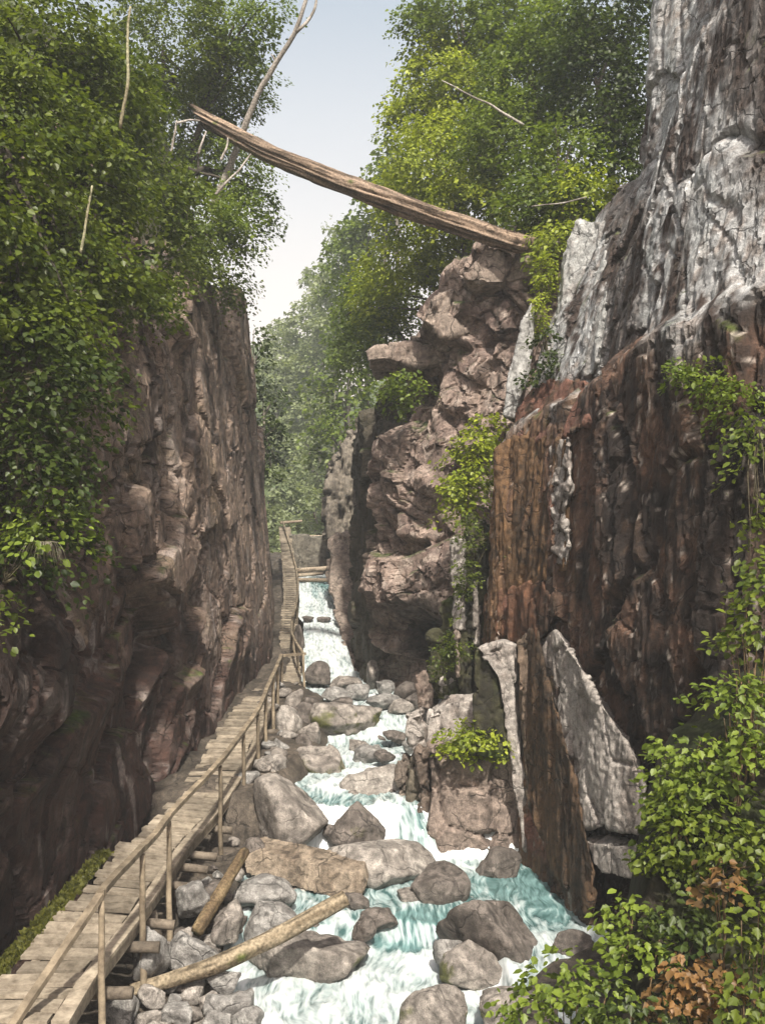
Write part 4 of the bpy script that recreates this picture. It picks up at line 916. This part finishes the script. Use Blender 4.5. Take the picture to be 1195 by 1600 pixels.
def sprays(centres, outs, per, rad, size, r, flat=.16, tilt=.45, droop=.25, kind=6):
    """layered sprays: leaves spread over small drooping fans"""
    m = len(centres); c = np.repeat(centres, per, 0); o = np.repeat(outs, per, 0); n = m * per
    up = np.zeros((n, 3)); up[:, 2] = 1
    n0 = np.repeat(nrmz(np.array([[0, 0, 1.]]) + .45 * outs + r.normal(size=(m, 3)) * .22), per, 0)
    side = nrmz(np.cross(n0, o)); oo = np.cross(side, n0)
    R = np.repeat(rad * r.uniform(.6, 1.35, m), per)
    a = r.uniform(-.55, 1, n); b = r.normal(size=n) * .42 * (1.15 - .7 * np.clip(a, 0, 1))
    pos = c + oo * (a * R)[:, None] + side * (b * R)[:, None] + n0 * (r.normal(size=n) * flat * R)[:, None]
    pos[:, 2] -= droop * R * np.clip(a, 0, 1) ** 2
    U = oo * r.uniform(.2, 1, n)[:, None] + side * (np.sign(b) * r.uniform(.2, 1.1, n))[:, None] + r.normal(size=(n, 3)) * .25; U[:, 2] -= .25
    N = n0 + r.normal(size=(n, 3)) * tilt
    return leaf_arrays(pos, N, U, size * r.uniform(.45, 1.55, n), kind), pos

def leaf_cols(n, r, base, var=.35, per=1, cl=None):
    """one tone for each leaf; cl: a tone for each spray"""
    t = r.uniform(0, 1, n) ** 1.5
    if cl is not None: t = np.clip(.55 * t + .55 * np.repeat(cl, per), 0, 1)
    C = mix(base[0], base[1], t); return C * (1 + (r.uniform(-1, 1, n) * var * .6))[:, None]

GREEN = ((.035, .058, .009), (.15, .19, .020)); GREENB = ((.055, .09, .013), (.19, .25, .032)); GREEND = ((.018, .034, .008), (.075, .105, .018))
GREENF = ((.14, .17, .085), (.28, .32, .16)); RED = ((.07, .045, .015), (.27, .15, .055)); GREENY = ((.12, .165, .018), (.37, .42, .042))  # GREENF: far leaves paled, distance haze put into their colour
leafcount = 0
def crown_mesh(blobs, leafsize, cover, r, base, per=34, rad=.5, kind=6, shell=.55, droop=.25):
    global leafcount
    Vs, Ts, Cs, off, cen = [], [], [], 0, []
    for (c, R) in blobs:
        c = np.array(c); R = np.array(R)
        area = math.pi * (R[0] * R[2] + R[0] * R[1] + R[1] * R[2]) / 3
        m = max(3, int(cover * area / (leafsize ** 2 * .5) / per))
        d = r.normal(size=(m, 3)); d = nrmz(d); q = r.uniform(shell ** 3, 1, m) ** (1 / 3)
        lump = 1 + .32 * noise(d * 2.2 + r.uniform(0, 90), 7)
        ctr = c + d * (q * lump)[:, None] * R
        o = d.copy(); o[:, 2] = o[:, 2] * .35 - .05; o = nrmz(o + r.normal(size=(m, 3)) * .3)
        (V, T, k), pos = sprays(ctr, o, per, rad, leafsize, r, droop=droop, kind=kind)
        n = m * per; leafcount += n
        C = np.repeat(leaf_cols(n, r, base, per=per, cl=r.uniform(0, 1, m)), k, 0)
        Vs.append(V); Ts.append(T + off); Cs.append(C); off += len(V); cen.append(ctr)
    V = np.concatenate(Vs); T = np.concatenate(Ts); C = np.concatenate(Cs)
    return V, T, C, np.concatenate(cen)

def limb_parts(base, top, r0, blobs, r, ncl=5, cen=None):
    """trunk and limbs from the base up through the crown"""
    path = curve([base, .5 * (base + top) + r.normal(size=3) * .15, top], 14, .15, int(r.integers(99)))
    parts = [tube_arrays(path, np.linspace(r0, r0 * .3, 14), 9, int(r.integers(50)), .12)]
    if cen is not None and len(cen):
        for c in cen[r.choice(len(cen), min(ncl, len(cen)), replace=False)]:
            k = int(r.integers(5, 13)); a = path[k]
            parts.append(tube_arrays(curve([a, .5 * (a + c) + [0, 0, .15], c], 7, .08, int(r.integers(99))), np.linspace(r0 * .38, r0 * .1, 7), 6, 0, 0))
    return parts

def tree(label, blobs_px, base, leafsize, cover, seed, pal=GREEN, r0=.1, per=34, rad=.5, name='tree', group=None, dscale=.8, bark=((.20, .18, .15), (.08, .065, .05)), ncl=7, shell=.55, cat='tree', top=None, droop=.25, kind=6):
    r = np.random.default_rng(seed)
    blobs = []
    for (px, py, d, wx, wy) in blobs_px:
        s = d / F; blobs.append((W(px, py, d), (wx * s, max(wx * s * dscale, .3), wy * s)))
    V, T, C, cen = crown_mesh(blobs, leafsize, cover, r, pal, per, rad, shell=shell, droop=droop, kind=kind)
    base = np.array(base, float); tp = np.array(blobs[0][0]) if top is None else top
    t = thing(name, label, cat, base, group)
    cr = child('crown' if cat == 'tree' else 'foliage', mesh_arrays('crown', V, T, 3, True, C), LEAF, t); cr['kind'] = 'stuff'
    Vt, Tt = join(limb_parts(base, tp, r0, blobs, r, ncl, cen))
    child('trunk' if cat == 'tree' else 'stem', mesh_arrays('trunk', Vt, Tt, 3, True, bark_col(Vt, *bark, an=(5, 5, 1.2))), BARK, t)
    return t
def lbase(px, py, d): 
    x = (px - CX) * d / F; x = min(x, -6.0); return (x, d, float(left_hill(np.array(x), np.array(float(d)))) - .15)
def rbase(px, d):
    x = (px - CX) * d / F; x = max(x, 3.2); return (x, d, float(right_hill(np.array(x), np.array(float(d)))) - .15)

LT_ = [  # label, blobs, base pixel column and distance, palette
 ('tall leafy tree above the left wall, behind the thin bare sapling', [(60, 60, 17, 120, 90), (40, 190, 15.5, 110, 80), (150, 140, 18, 90, 80), (-5, 115, 14.8, 60, 70)], (40, 17), GREEN),
 ('dense leafy tree rising behind the splintered end of the high log', [(255, 70, 28, 110, 100), (290, 180, 30, 100, 80), (190, 165, 24, 72, 70)], (240, 28), GREEN),
 ('light-edged tree leaning out towards the sky beside the bare grey snag', [(365, 40, 28, 60, 55), (350, 125, 29.5, 70, 55), (415, 10, 28, 34, 26)], (300, 29), GREENB),
 ('bushy tree hanging over the gorge just below the high log', [(345, 262, 29, 74, 50), (385, 320, 27, 42, 50), (300, 335, 25.5, 80, 52)], (270, 26), GREENB),
 ('drooping leafy tree on the brow of the left wall', [(340, 400, 26, 50, 55), (300, 405, 24, 45, 40), (362, 455, 28, 22, 35), (255, 415, 20.5, 42, 38), (232, 480, 18.5, 36, 34)], (280, 25), GREEN),
 ('dark broadleaf tree overhanging the left wall in the middle of the leafy curtain', [(130, 290, 16.5, 110, 70), (230, 300, 19.5, 80, 70), (50, 330, 14.8, 90, 60)], (100, 17), GREEN),
 ('layered leafy tree reaching down over the bare rock of the left wall', [(110, 420, 15, 120, 50), (205, 455, 17.5, 62, 42), (40, 480, 13.8, 90, 60)], (60, 15.5), GREEN),
 ('spreading tree over the near brow of the left wall', [(20, 250, 13.6, 90, 70), (15, 400, 12.9, 70, 60), (70, 520, 13.2, 90, 50), (-70, 330, 12.4, 80, 70), (-90, 480, 11.8, 80, 70)], (10, 13), GREEN),
]
for i, (lab, bl, (bx, bd), pal) in enumerate(LT_):
    tree(lab, bl, lbase(bx, 0, bd), .095 if bd > 19 else .088, 5.4, 500 + i, pal, .12, group=None, kind=4 if bd > 19 else 6, per=44, bark=((.07, .06, .045), (.03, .026, .02)))
# plants clinging to the left wall
def cling(label, blobs, seed, pal, name='hanging_shrub', size=.085, cover=1.6, at=None, per=26, rad=.38, droop=.45):
    d = blobs[0][2]; b = W(blobs[0][0], blobs[0][1] + blobs[0][4] * .3, d)
    if at is not None: b = np.array(at)
    return tree(label, blobs, b, size, cover, seed, pal, .025, per, rad, name, None, .8, cat='shrub', ncl=9, droop=droop, shell=.35, bark=((.07, .06, .035), (.035, .03, .018)))
def lw(px, py, off=0.0):
    ds = np.linspace(9, 34, 500); X = (px - CX) * ds / F; Z = (HY - py) * ds / F; P = np.array(leftplan)
    xw = np.interp(ds, P[:, 1], P[:, 0]) + left_lean(ds, Z); k = np.argmax(X <= xw) if False else np.argmin(np.abs(X - xw)); return float(ds[k])
for i, (lab, bl, pal) in enumerate([
    ('dark hanging shrub on the shaded left wall below the layered tree', [(60, 575, 12.6, 100, 60), (130, 590, 13.2, 60, 60), (20, 640, 12.2, 70, 50)], GREEND),
    ('bright tufted shrub growing from the left wall beside bare rock', [(150, 625, 13.9, 42, 42)], GREEN),
    ('dark shrub clinging low on the shaded left wall', [(40, 700, 12.3, 80, 50), (115, 690, 12.9, 55, 55), (70, 750, 12.5, 70, 50)], GREEND),
    ('pale-leaved shrub spreading on the left wall above the dark bulge', [(85, 790, 12.4, 60, 45), (60, 840, 12.2, 70, 35)], GREENB),
    ('sparse dark shrub beside the withered grass tuft', [(25, 890, 12.1, 60, 45), (120, 850, 12.7, 36, 50), (30, 820, 12.2, 50, 40)], GREEND),
    ('thin leafy sprig at the foot of the hanging shrubs', [(0, 960, 11.8, 24, 30)], GREEN)]):
    cling(lab, bl, 540 + i, pal, cover=2.6)
# withered grass tuft
r = np.random.default_rng(31); tf = W(70, 850, 12.0)
parts = []
for i in range(46):
    a = r.uniform(-1.2, 1.2); l = r.uniform(.18, .4); e = np.array([math.sin(a) * l, r.uniform(-.2, .05), -l * .75]); m_ = np.array([math.sin(a) * l * .6, -.08, .06])
    parts.append(tube_arrays(curve([tf, tf + m_, tf + e], 6), np.linspace(.005, .0015, 6), 3, 0, 0))
V, T = join(parts); o = obj('grass_tuft', mesh_arrays('grass_tuft', V - tf, T, 3, True, np.tile((.36, .33, .25), (len(V), 1))), LEAF, None, tf); tag(o, 'withered pale grass tuft hanging on the shaded left wall', 'grass')
# thin trunks and snags on the left
def stick(name, label, pts, r0, r1, seed, col, cat, extra=()):
    b = np.array(pts[0]); parts = [tube_arrays(curve(pts, 22, .06, seed), np.linspace(r0, r1, 22), 8, seed, .12)]
    for e, (ra, rb) in extra: parts.append(tube_arrays(curve(e, 12, .04, seed + 1), np.linspace(ra, rb, 12), 7, 0, .08))
    V, T = join(parts); o = obj(name, mesh_arrays(name, V - b, T, 3, True, bark_col(V, *col, an=(4, 4, 1.5))), BARK, None, b); return tag(o, label, cat)
GRY = ((.36, .33, .29), (.18, .16, .135))
stick('dead_snag', 'bare grey dead snag leaning out against the sky', [W(330, 330, 27.5), W(378, 215, 27), W(396, 155, 26.6), W(430, 100, 26.3), W(462, 50, 26), W(484, -20, 25.8)], .12, .05, 1, GRY, 'dead tree',
      [([W(462, 50, 26), W(478, 34, 26), W(492, 8, 26), W(497, -20, 26)], (.05, .03)), ([W(432, 98, 26.3), W(424, 84, 26.2)], (.04, .02))])
stick('sapling_stem', 'thin straight bare sapling stem among the upper left foliage', [W(188, 200, 15.2), W(196, 110, 15.2), W(204, 10, 15.3)], .03, .02, 2, ((.25, .24, .15), (.15, .13, .08)), 'sapling')
stick('sapling_stem', 'thin slanting bare sapling stem low in the left foliage', [W(126, 395, 13.5), W(134, 350, 13.5), W(144, 290, 13.6)], .022, .015, 3, ((.25, .24, .15), (.15, .13, .08)), 'sapling')
for i, (a, b, c, lab) in enumerate([((268, 240), (271, 210), (276, 188), 'short grey dead branch below the splintered log end'), ((310, 240), (316, 222), (322, 205), 'crooked pale dead branch under the high log'),
        ((345, 250), (350, 235), (356, 215), 'pale bare twig beside the log under leaves'), ((335, 305), (370, 270), (392, 240), 'long pale bare branch arching under the high log'), ((275, 192), (295, 186), (312, 188), 'broken pale stub beside the splintered log end')]):
    stick('dead_branch', lab, [W(*a, 23.2), W(*b, 23.2), W(*c, 23.3)], .035, .02, 10 + i, GRY, 'branch')

# right trees
RT_ = [
 ('large sunlit leafy tree above the end of the high log', [(690, 250, 29, 85, 80), (640, 300, 31, 60, 45), (740, 320, 28, 80, 45)], (760, 29), GREENY),
 ('bright leafy tree edging the sky at the top of the right slope', [(680, 120, 31, 62, 60), (650, 190, 31, 50, 50), (740, 150, 30, 70, 70)], (760, 31), GREENY),
 ('leafy tree whose twigs reach the top of the picture over the gorge', [(720, 30, 31, 85, 50), (650, 30, 31, 30, 22), (800, 40, 30, 70, 60)], (800, 31.5), GREENB),
 ('tall leafy tree in the middle of the right-hand wood', [(830, 120, 27.5, 80, 80), (800, 220, 27, 80, 70), (880, 60, 27, 70, 60)], (850, 27.5), GREENB),
 ('shaded leafy tree against the pale cliff face', [(930, 120, 25.5, 70, 100), (960, 20, 25.5, 60, 50), (970, 200, 25, 40, 60), (1000, 250, 24.6, 36, 60), (1010, 120, 25, 40, 70)], (960, 26), GREEND),
 ('leafy tree spilling over the ledge at the end of the high log', [(870, 260, 24.8, 70, 60), (900, 330, 24, 45, 50), (840, 320, 24.4, 60, 45)], (900, 25.6), GREENB),
 ('small leafy tree rooted on the rim below the log end', [(868, 378, 23.3, 36, 34), (905, 300, 23.8, 40, 50)], (890, 25.6), GREENY),
 ('bushy tree on top of the middle buttress under the high log', [(640, 400, 31, 60, 60), (690, 400, 29.5, 50, 50), (600, 460, 33, 50, 55)], (690, 31), GREENY),
 ('leafy tree at the left shoulder of the middle buttress', [(575, 470, 36, 45, 55), (560, 540, 37, 36, 45), (610, 500, 33, 30, 30)], (700, 36), GREENB),
]
for i, (lab, bl, (bx, bd), pal) in enumerate(RT_):
    tree(lab, bl, rbase(bx, bd), .115, 7.5, 600 + i, pal, .14, rad=.6, kind=4, per=44, shell=.45)
stick('dead_branch', 'bare pale branch slanting through the right-hand foliage', [W(818, 195, 25.2), W(770, 165, 25.2), W(720, 140, 25.2), W(690, 125, 25.3)], .04, .015, 40, GRY, 'branch')
stick('dead_branch', 'thin bare twig reaching from the cliff edge below the leaves', [W(916, 308, 21.8), W(870, 316, 21.8), W(830, 322, 21.9)], .02, .012, 41, GRY, 'branch')
# shrubs on the right rocks
cling('feathery bright green sapling growing in the cleft between buttress and right wall', [(740, 720, 22.5, 48, 50), (725, 770, 22.3, 40, 45), (760, 670, 22.6, 26, 26)], 651, GREENY, 'cleft_sapling', .10, 4.0, per=24, rad=.35)
cling('small leafy shrub rooted on the notch of the middle buttress', [(640, 605, 25.6, 42, 24), (615, 625, 25.8, 22, 18)], 652, GREENB, 'ledge_shrub', .10, 3.5)
cling('low bright leafy bush on top of the cracked rock block', [(738, 1152, 18.8, 56, 26), (715, 1164, 18.6, 28, 14), (775, 1160, 18.7, 20, 24)], 653, GREENY, 'ledge_bush', .085, 4.0, rad=.25)
cling('ferny green tuft hanging from the ledge under the pale cliff face', [(x, y, wall_d(x, y, .25), a, b) for x, y, a, b in ((1070, 580, 36, 18), (1110, 592, 46, 28), (1150, 625, 36, 42), (1165, 680, 26, 40))], 654, GREENB, 'hanging_fern', .06, 4.0, rad=.2)
cling('dark ivy-like shrub in the recess beside the grey leaning plate', [(855, 540, 19.6, 26, 50), (845, 590, 19.6, 26, 26)], 655, GREEND, 'hanging_shrub', .075, 2.0, rad=.25)
cling('trailing leafy plant down the right edge of the dark wall', [(1165, 690, 11.9, 26, 70), (1180, 790, 11.3, 26, 60), (1165, 880, 11.2, 26, 50)], 656, GREEN, 'trailing_plant', .08, 1.6, rad=.25)
cling('mossy leafy trickle of plants below the cleft sapling', [(738, 835, 21.0, 18, 34), (728, 900, 20.9, 16, 40), (715, 1000, 20.9, 16, 36), (690, 1040, 21.4, 14, 30)], 657, GREEN, 'hanging_shrub', .06, 2.4, rad=.2)
cling('bright mossy tuft beside the grey leaning plate under the log end', [(852, 430, 20.6, 14, 42), (842, 490, 20.4, 10, 30)], 658, GREENY, 'moss_tuft', .05, 4.0, rad=.15)
# conifers beyond the left corner and far trees
def fbase(px, d):
    x = (px - CX) * d / F; return (x, d, float(far_hill(np.array(x), np.array(float(d)))) - .3)
for i, (lab, bl) in enumerate([('dark evergreen on the ledge beyond the corner of the left wall', [(412, 640, 43, 26, 60), (425, 700, 43, 18, 40)]), ('slim dark evergreen peeping above the left wall corner', [(400, 555, 42, 16, 45)])]):
    x, y, z = W(bl[0][0] - 18, 740, bl[0][2])
    tree(lab, bl, (x, y, z - .6), .17, 4.5, 700 + i, GREEND, .12, rad=.7)
FT = [(540, 600, 58, 46, 60, GREENB), (530, 690, 56, 40, 50, GREENB), (560, 520, 60, 40, 50, GREENB), (545, 420, 66, 44, 50, GREENB), (575, 370, 62, 44, 50, GREENB), (600, 300, 60, 40, 55, GREENB), (620, 250, 58, 30, 40, GREENB),
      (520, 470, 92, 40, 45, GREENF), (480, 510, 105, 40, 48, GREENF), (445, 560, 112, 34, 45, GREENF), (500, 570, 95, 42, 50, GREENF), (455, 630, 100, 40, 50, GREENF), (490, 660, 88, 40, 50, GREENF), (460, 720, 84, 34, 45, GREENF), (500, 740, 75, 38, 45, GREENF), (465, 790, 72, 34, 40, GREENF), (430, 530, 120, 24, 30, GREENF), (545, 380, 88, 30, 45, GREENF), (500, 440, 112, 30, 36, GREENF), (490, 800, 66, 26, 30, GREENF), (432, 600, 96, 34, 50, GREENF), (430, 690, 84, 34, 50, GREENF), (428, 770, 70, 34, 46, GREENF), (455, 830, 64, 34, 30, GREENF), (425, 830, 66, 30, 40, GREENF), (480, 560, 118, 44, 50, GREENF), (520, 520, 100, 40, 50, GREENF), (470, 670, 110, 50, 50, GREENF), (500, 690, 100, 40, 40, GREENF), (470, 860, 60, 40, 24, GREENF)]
NM = ['round-topped hazy tree on the far valley side', 'bright green tree on the slope behind the middle buttress']
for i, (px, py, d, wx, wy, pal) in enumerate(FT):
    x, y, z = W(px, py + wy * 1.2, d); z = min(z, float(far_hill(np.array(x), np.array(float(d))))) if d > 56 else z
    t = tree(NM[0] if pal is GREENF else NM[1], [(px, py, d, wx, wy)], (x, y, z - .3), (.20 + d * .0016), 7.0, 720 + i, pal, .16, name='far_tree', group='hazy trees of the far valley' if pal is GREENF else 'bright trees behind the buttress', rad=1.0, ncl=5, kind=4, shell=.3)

# ------------------------------------------------------------------ right foreground bank and shrubs
def bank_z(x, d):
    top = np.interp(x, [1, 2, 2.75, 3.55, 4.3, 9], [-4.8, -4.2, -3.2, -2.0, -1.2, 1.2])
    t = np.minimum(-5.0 + (d - 8.8) * 1.55, top); t = np.where(d < 8.0, -6.2, t)
    e = .9 + .33 * (d - 8)
    return -6.7 + (t + 6.7) * ss(e, e + 1.3, x) * ss(12.9, 11.8, d)
def bank_pts():
    return np.array([[(x, d, float(bank_z(x, d))) for x in np.linspace(.4, 9, 80)] for d in np.linspace(5.5, 13.2, 70)])
bp = bank_pts(); Vb = bp.reshape(-1, 3); Vb[:, 2] += fbm(Vb * .9, 440, 4) * .3
struct('earth_bank', mesh_arrays('earth_bank', Vb, grid_faces(70, 80)[:, ::-1], 4, True, mix((.022, .018, .012), (.02, .024, .009), ss(-.3, .3, fbm(Vb * 2, 441, 3)))), SOIL)
leaf_one = {}
def shrub(label, blobs, seed, pal, size=.12, cover=1.3, nparts=110, red=0.0):
    """foreground shrub: the biggest leaves in view are parts, the rest one mass"""
    r = np.random.default_rng(seed); bl = []
    for (px, py, d, wx, wy) in blobs: s = d / F; bl.append((W(px, py, d), (wx * s, max(.25, wx * s * .7), wy * s)))
    V, T, C, cen = crown_mesh(bl, size, cover, r, pal, 16, .26, shell=.3, droop=.3)
    b = W(blobs[0][0], blobs[0][1] + blobs[0][4] * .9, blobs[0][2] + .15); b[2] = float(bank_z(b[0], b[1])) - .05
    t = thing('shrub', label, 'shrub', b)
    f = child('foliage', mesh_arrays('foliage', V, T, 3, True, C), LEAF, t); f['kind'] = 'stuff'
    parts = []
    for c in cen[r.choice(len(cen), min(10, len(cen)), replace=False)]:
        parts.append(tube_arrays(curve([b, .5 * (b + c) + [0, 0, .1], c], 8, .04, int(r.integers(99))), np.linspace(.014, .005, 8), 5, 0, 0))
    Vs, Ts = join(parts); child('stem', mesh_arrays('stem', Vs, Ts, 3, True, bark_col(Vs, (.16, .11, .06), (.07, .05, .03))), BARK, t)
    # separate leaves on the camera side
    key = id(pal)
    if key not in leaf_one:
        leaf_one[key] = []
        for k in range(5):
            c0 = mix(pal[0], pal[1], .45 + .13 * k); sh, fc = LSH[6]
            sh = np.array([[0, 0, 0], [.22, .34, .06], [.36, .26, .05], [.5, .36, .04], [.74, .16, 0], [1, 0, -.13], [.74, -.16, 0], [.5, -.36, .04], [.36, -.26, .05], [.22, -.34, .06]])
            fc = np.array([[0, i + 1, i + 2] for i in range(4)][::1] + [[0, i + 5, i + 6] for i in range(4)] )
            leaf_one[key].append(mesh_arrays('leaf', sh, fc[:, ::-1], 3, True, np.tile(c0, (len(sh), 1)))); leaf_one[key][-1].materials.append(LEAF)
    for k in range(nparts):
        c, R = bl[int(r.integers(len(bl)))]; d = r.normal(size=3); d[1] = -abs(d[1]) * 1.1; d[2] = abs(d[2]) * .9 - .15; d /= np.linalg.norm(d)
        p = np.array(c) + d * np.array(R) * r.uniform(.85, 1.22)
        o = bpy.data.objects.new('leaf', leaf_one[key][int(r.integers(5))]); COL.objects.link(o); o.parent = t
        o.location = Vector(p - b); s_ = size * r.uniform(.85, 1.5); o.scale = (s_, s_, s_)
        n_ = Vector((d[0] * .4 + r.normal() * .3, d[1] * .5 + r.normal() * .3, .8 + r.normal() * .2)).normalized(); u = Vector((d[0] + r.normal() * .6, d[1] + r.normal() * .4, -.35)).normalized()
        s2 = n_.cross(u).normalized(); u = s2.cross(n_); M = Matrix((u, s2, n_)).transposed(); o.rotation_euler = M.to_euler()
    return t
for i, (lab, bl, pal, n_) in enumerate([
    ('bright green shrub sprawling over the rocks at the pool edge', [(880, 1530, 9.6, 62, 45), (820, 1570, 9.6, 45, 30), (930, 1570, 9.2, 60, 40)], GREENB, 130),
    ('leafy shrub with large pale leaves below the broken slab foot', [(985, 1440, 9.8, 56, 42), (1010, 1500, 9.4, 50, 40)], GREENB, 110),
    ('reddish-brown leaved shrub in the middle of the bank', [(1095, 1530, 8.8, 62, 42), (1060, 1560, 8.8, 45, 30)], RED, 110),
    ('small rust-leaved sprig poking out among green shrubs', [(1130, 1375, 9.2, 16, 30)], RED, 26),
    ('green shrub at the corner of the bank beyond the red leaves', [(1165, 1460, 8.6, 50, 60), (1170, 1570, 8.2, 45, 40)], GREEN, 120),
    ('tangled green shrub halfway up the bank', [(1090, 1320, 9.8, 70, 50), (1160, 1330, 9.4, 55, 50)], GREEN, 130),
    ('arching leafy shrub overhanging the dark hollow', [(1075, 1180, 10.3, 56, 40), (1040, 1210, 10.4, 40, 40), (1110, 1240, 10.0, 60, 45)], GREENB, 130),
    ('dense shrub crowning the bank against the dark wall', [(1150, 1100, 10.2, 62, 50), (1180, 1190, 9.8, 50, 60)], GREENB, 130),
    ('upright leafy shrub at the top of the bank', [(1175, 1000, 10.4, 36, 50), (1190, 940, 10.6, 26, 50)], GREEN, 80),
    ('leafy shrub in front of the dark hollow beside the tilted slab', [(1050, 1290, 10.0, 45, 50), (1035, 1350, 9.9, 40, 40), (1060, 1230, 10.2, 40, 40)], GREEN, 100),
    ('wide green shrub continuing along the bank past the rust-leaved sprig', [(1235, 1480, 8.9, 60, 60), (1250, 1350, 9.3, 60, 60), (1290, 1240, 9.7, 60, 55), (1270, 1130, 10.1, 55, 50), (1330, 1400, 9.0, 60, 60)], GREEN, 60),
    ('low dark shrub at the foot of the bank', [(985, 1585, 8.8, 70, 35), (1060, 1440, 9.4, 50, 45)], GREEND, 90)]):
    shrub(lab, bl, 800 + i, pal, .078, 2.3, n_)
# mossy grass along the walkway
r = np.random.default_rng(44); n = 2600
s = r.uniform(.2, 5.5, n); C0 = np.array([on(a, -.10 - .22 * b) for a, b in zip(s, r.uniform(0, 1, n))]); C0[:, 2] -= .06
V, T, k = leaf_arrays(C0, np.c_[r.normal(size=(n, 2)), np.full(n, .2)], np.c_[r.normal(size=(n, 2)) * .5, np.full(n, 1.)], r.uniform(.04, .11, n), 4)
o = obj('moss_grass', mesh_arrays('moss_grass', V, T, 3, True, np.repeat(leaf_cols(n, r, ((.06, .065, .012), (.15, .15, .03))), k, 0)), LEAF); o['kind'] = 'stuff'; tag(o, 'strip of moss and grass along the wall side of the walkway', 'grass')

# ------------------------------------------------------------------ haze
def haze_box(x0, x1, y0, y1, z0, z1, dens):
    V = np.array([(x, y, z) for x in (x0, x1) for y in (y0, y1) for z in (z0, z1)]); Fq = np.array([(0, 1, 3, 2), (4, 6, 7, 5), (0, 4, 5, 1), (2, 3, 7, 6), (0, 2, 6, 4), (1, 5, 7, 3)])
    me = mesh_arrays('haze', V, Fq, 4, False); m, nt, out = new_mat('haze_air'); v = nd(nt, 'ShaderNodeVolumePrincipled'); v.inputs['Color'].default_value = (.86, .92, .95, 1); v.inputs['Density'].default_value = dens
    nt.links.new(v.outputs[0], out.inputs['Volume']); o = obj('haze', me, m); o['kind'] = 'stuff'; tag(o, 'thin pale valley haze filling the gorge air', 'haze')
HAZE = .0013
zmax = 72
if HAZE: haze_box(-62, 62, -5, 152, -9, zmax, HAZE)
tt = sum(len(o.data.polygons) for o in scene.objects if o.type == 'MESH')
print('LEAVES', leafcount, 'FACES', tt)
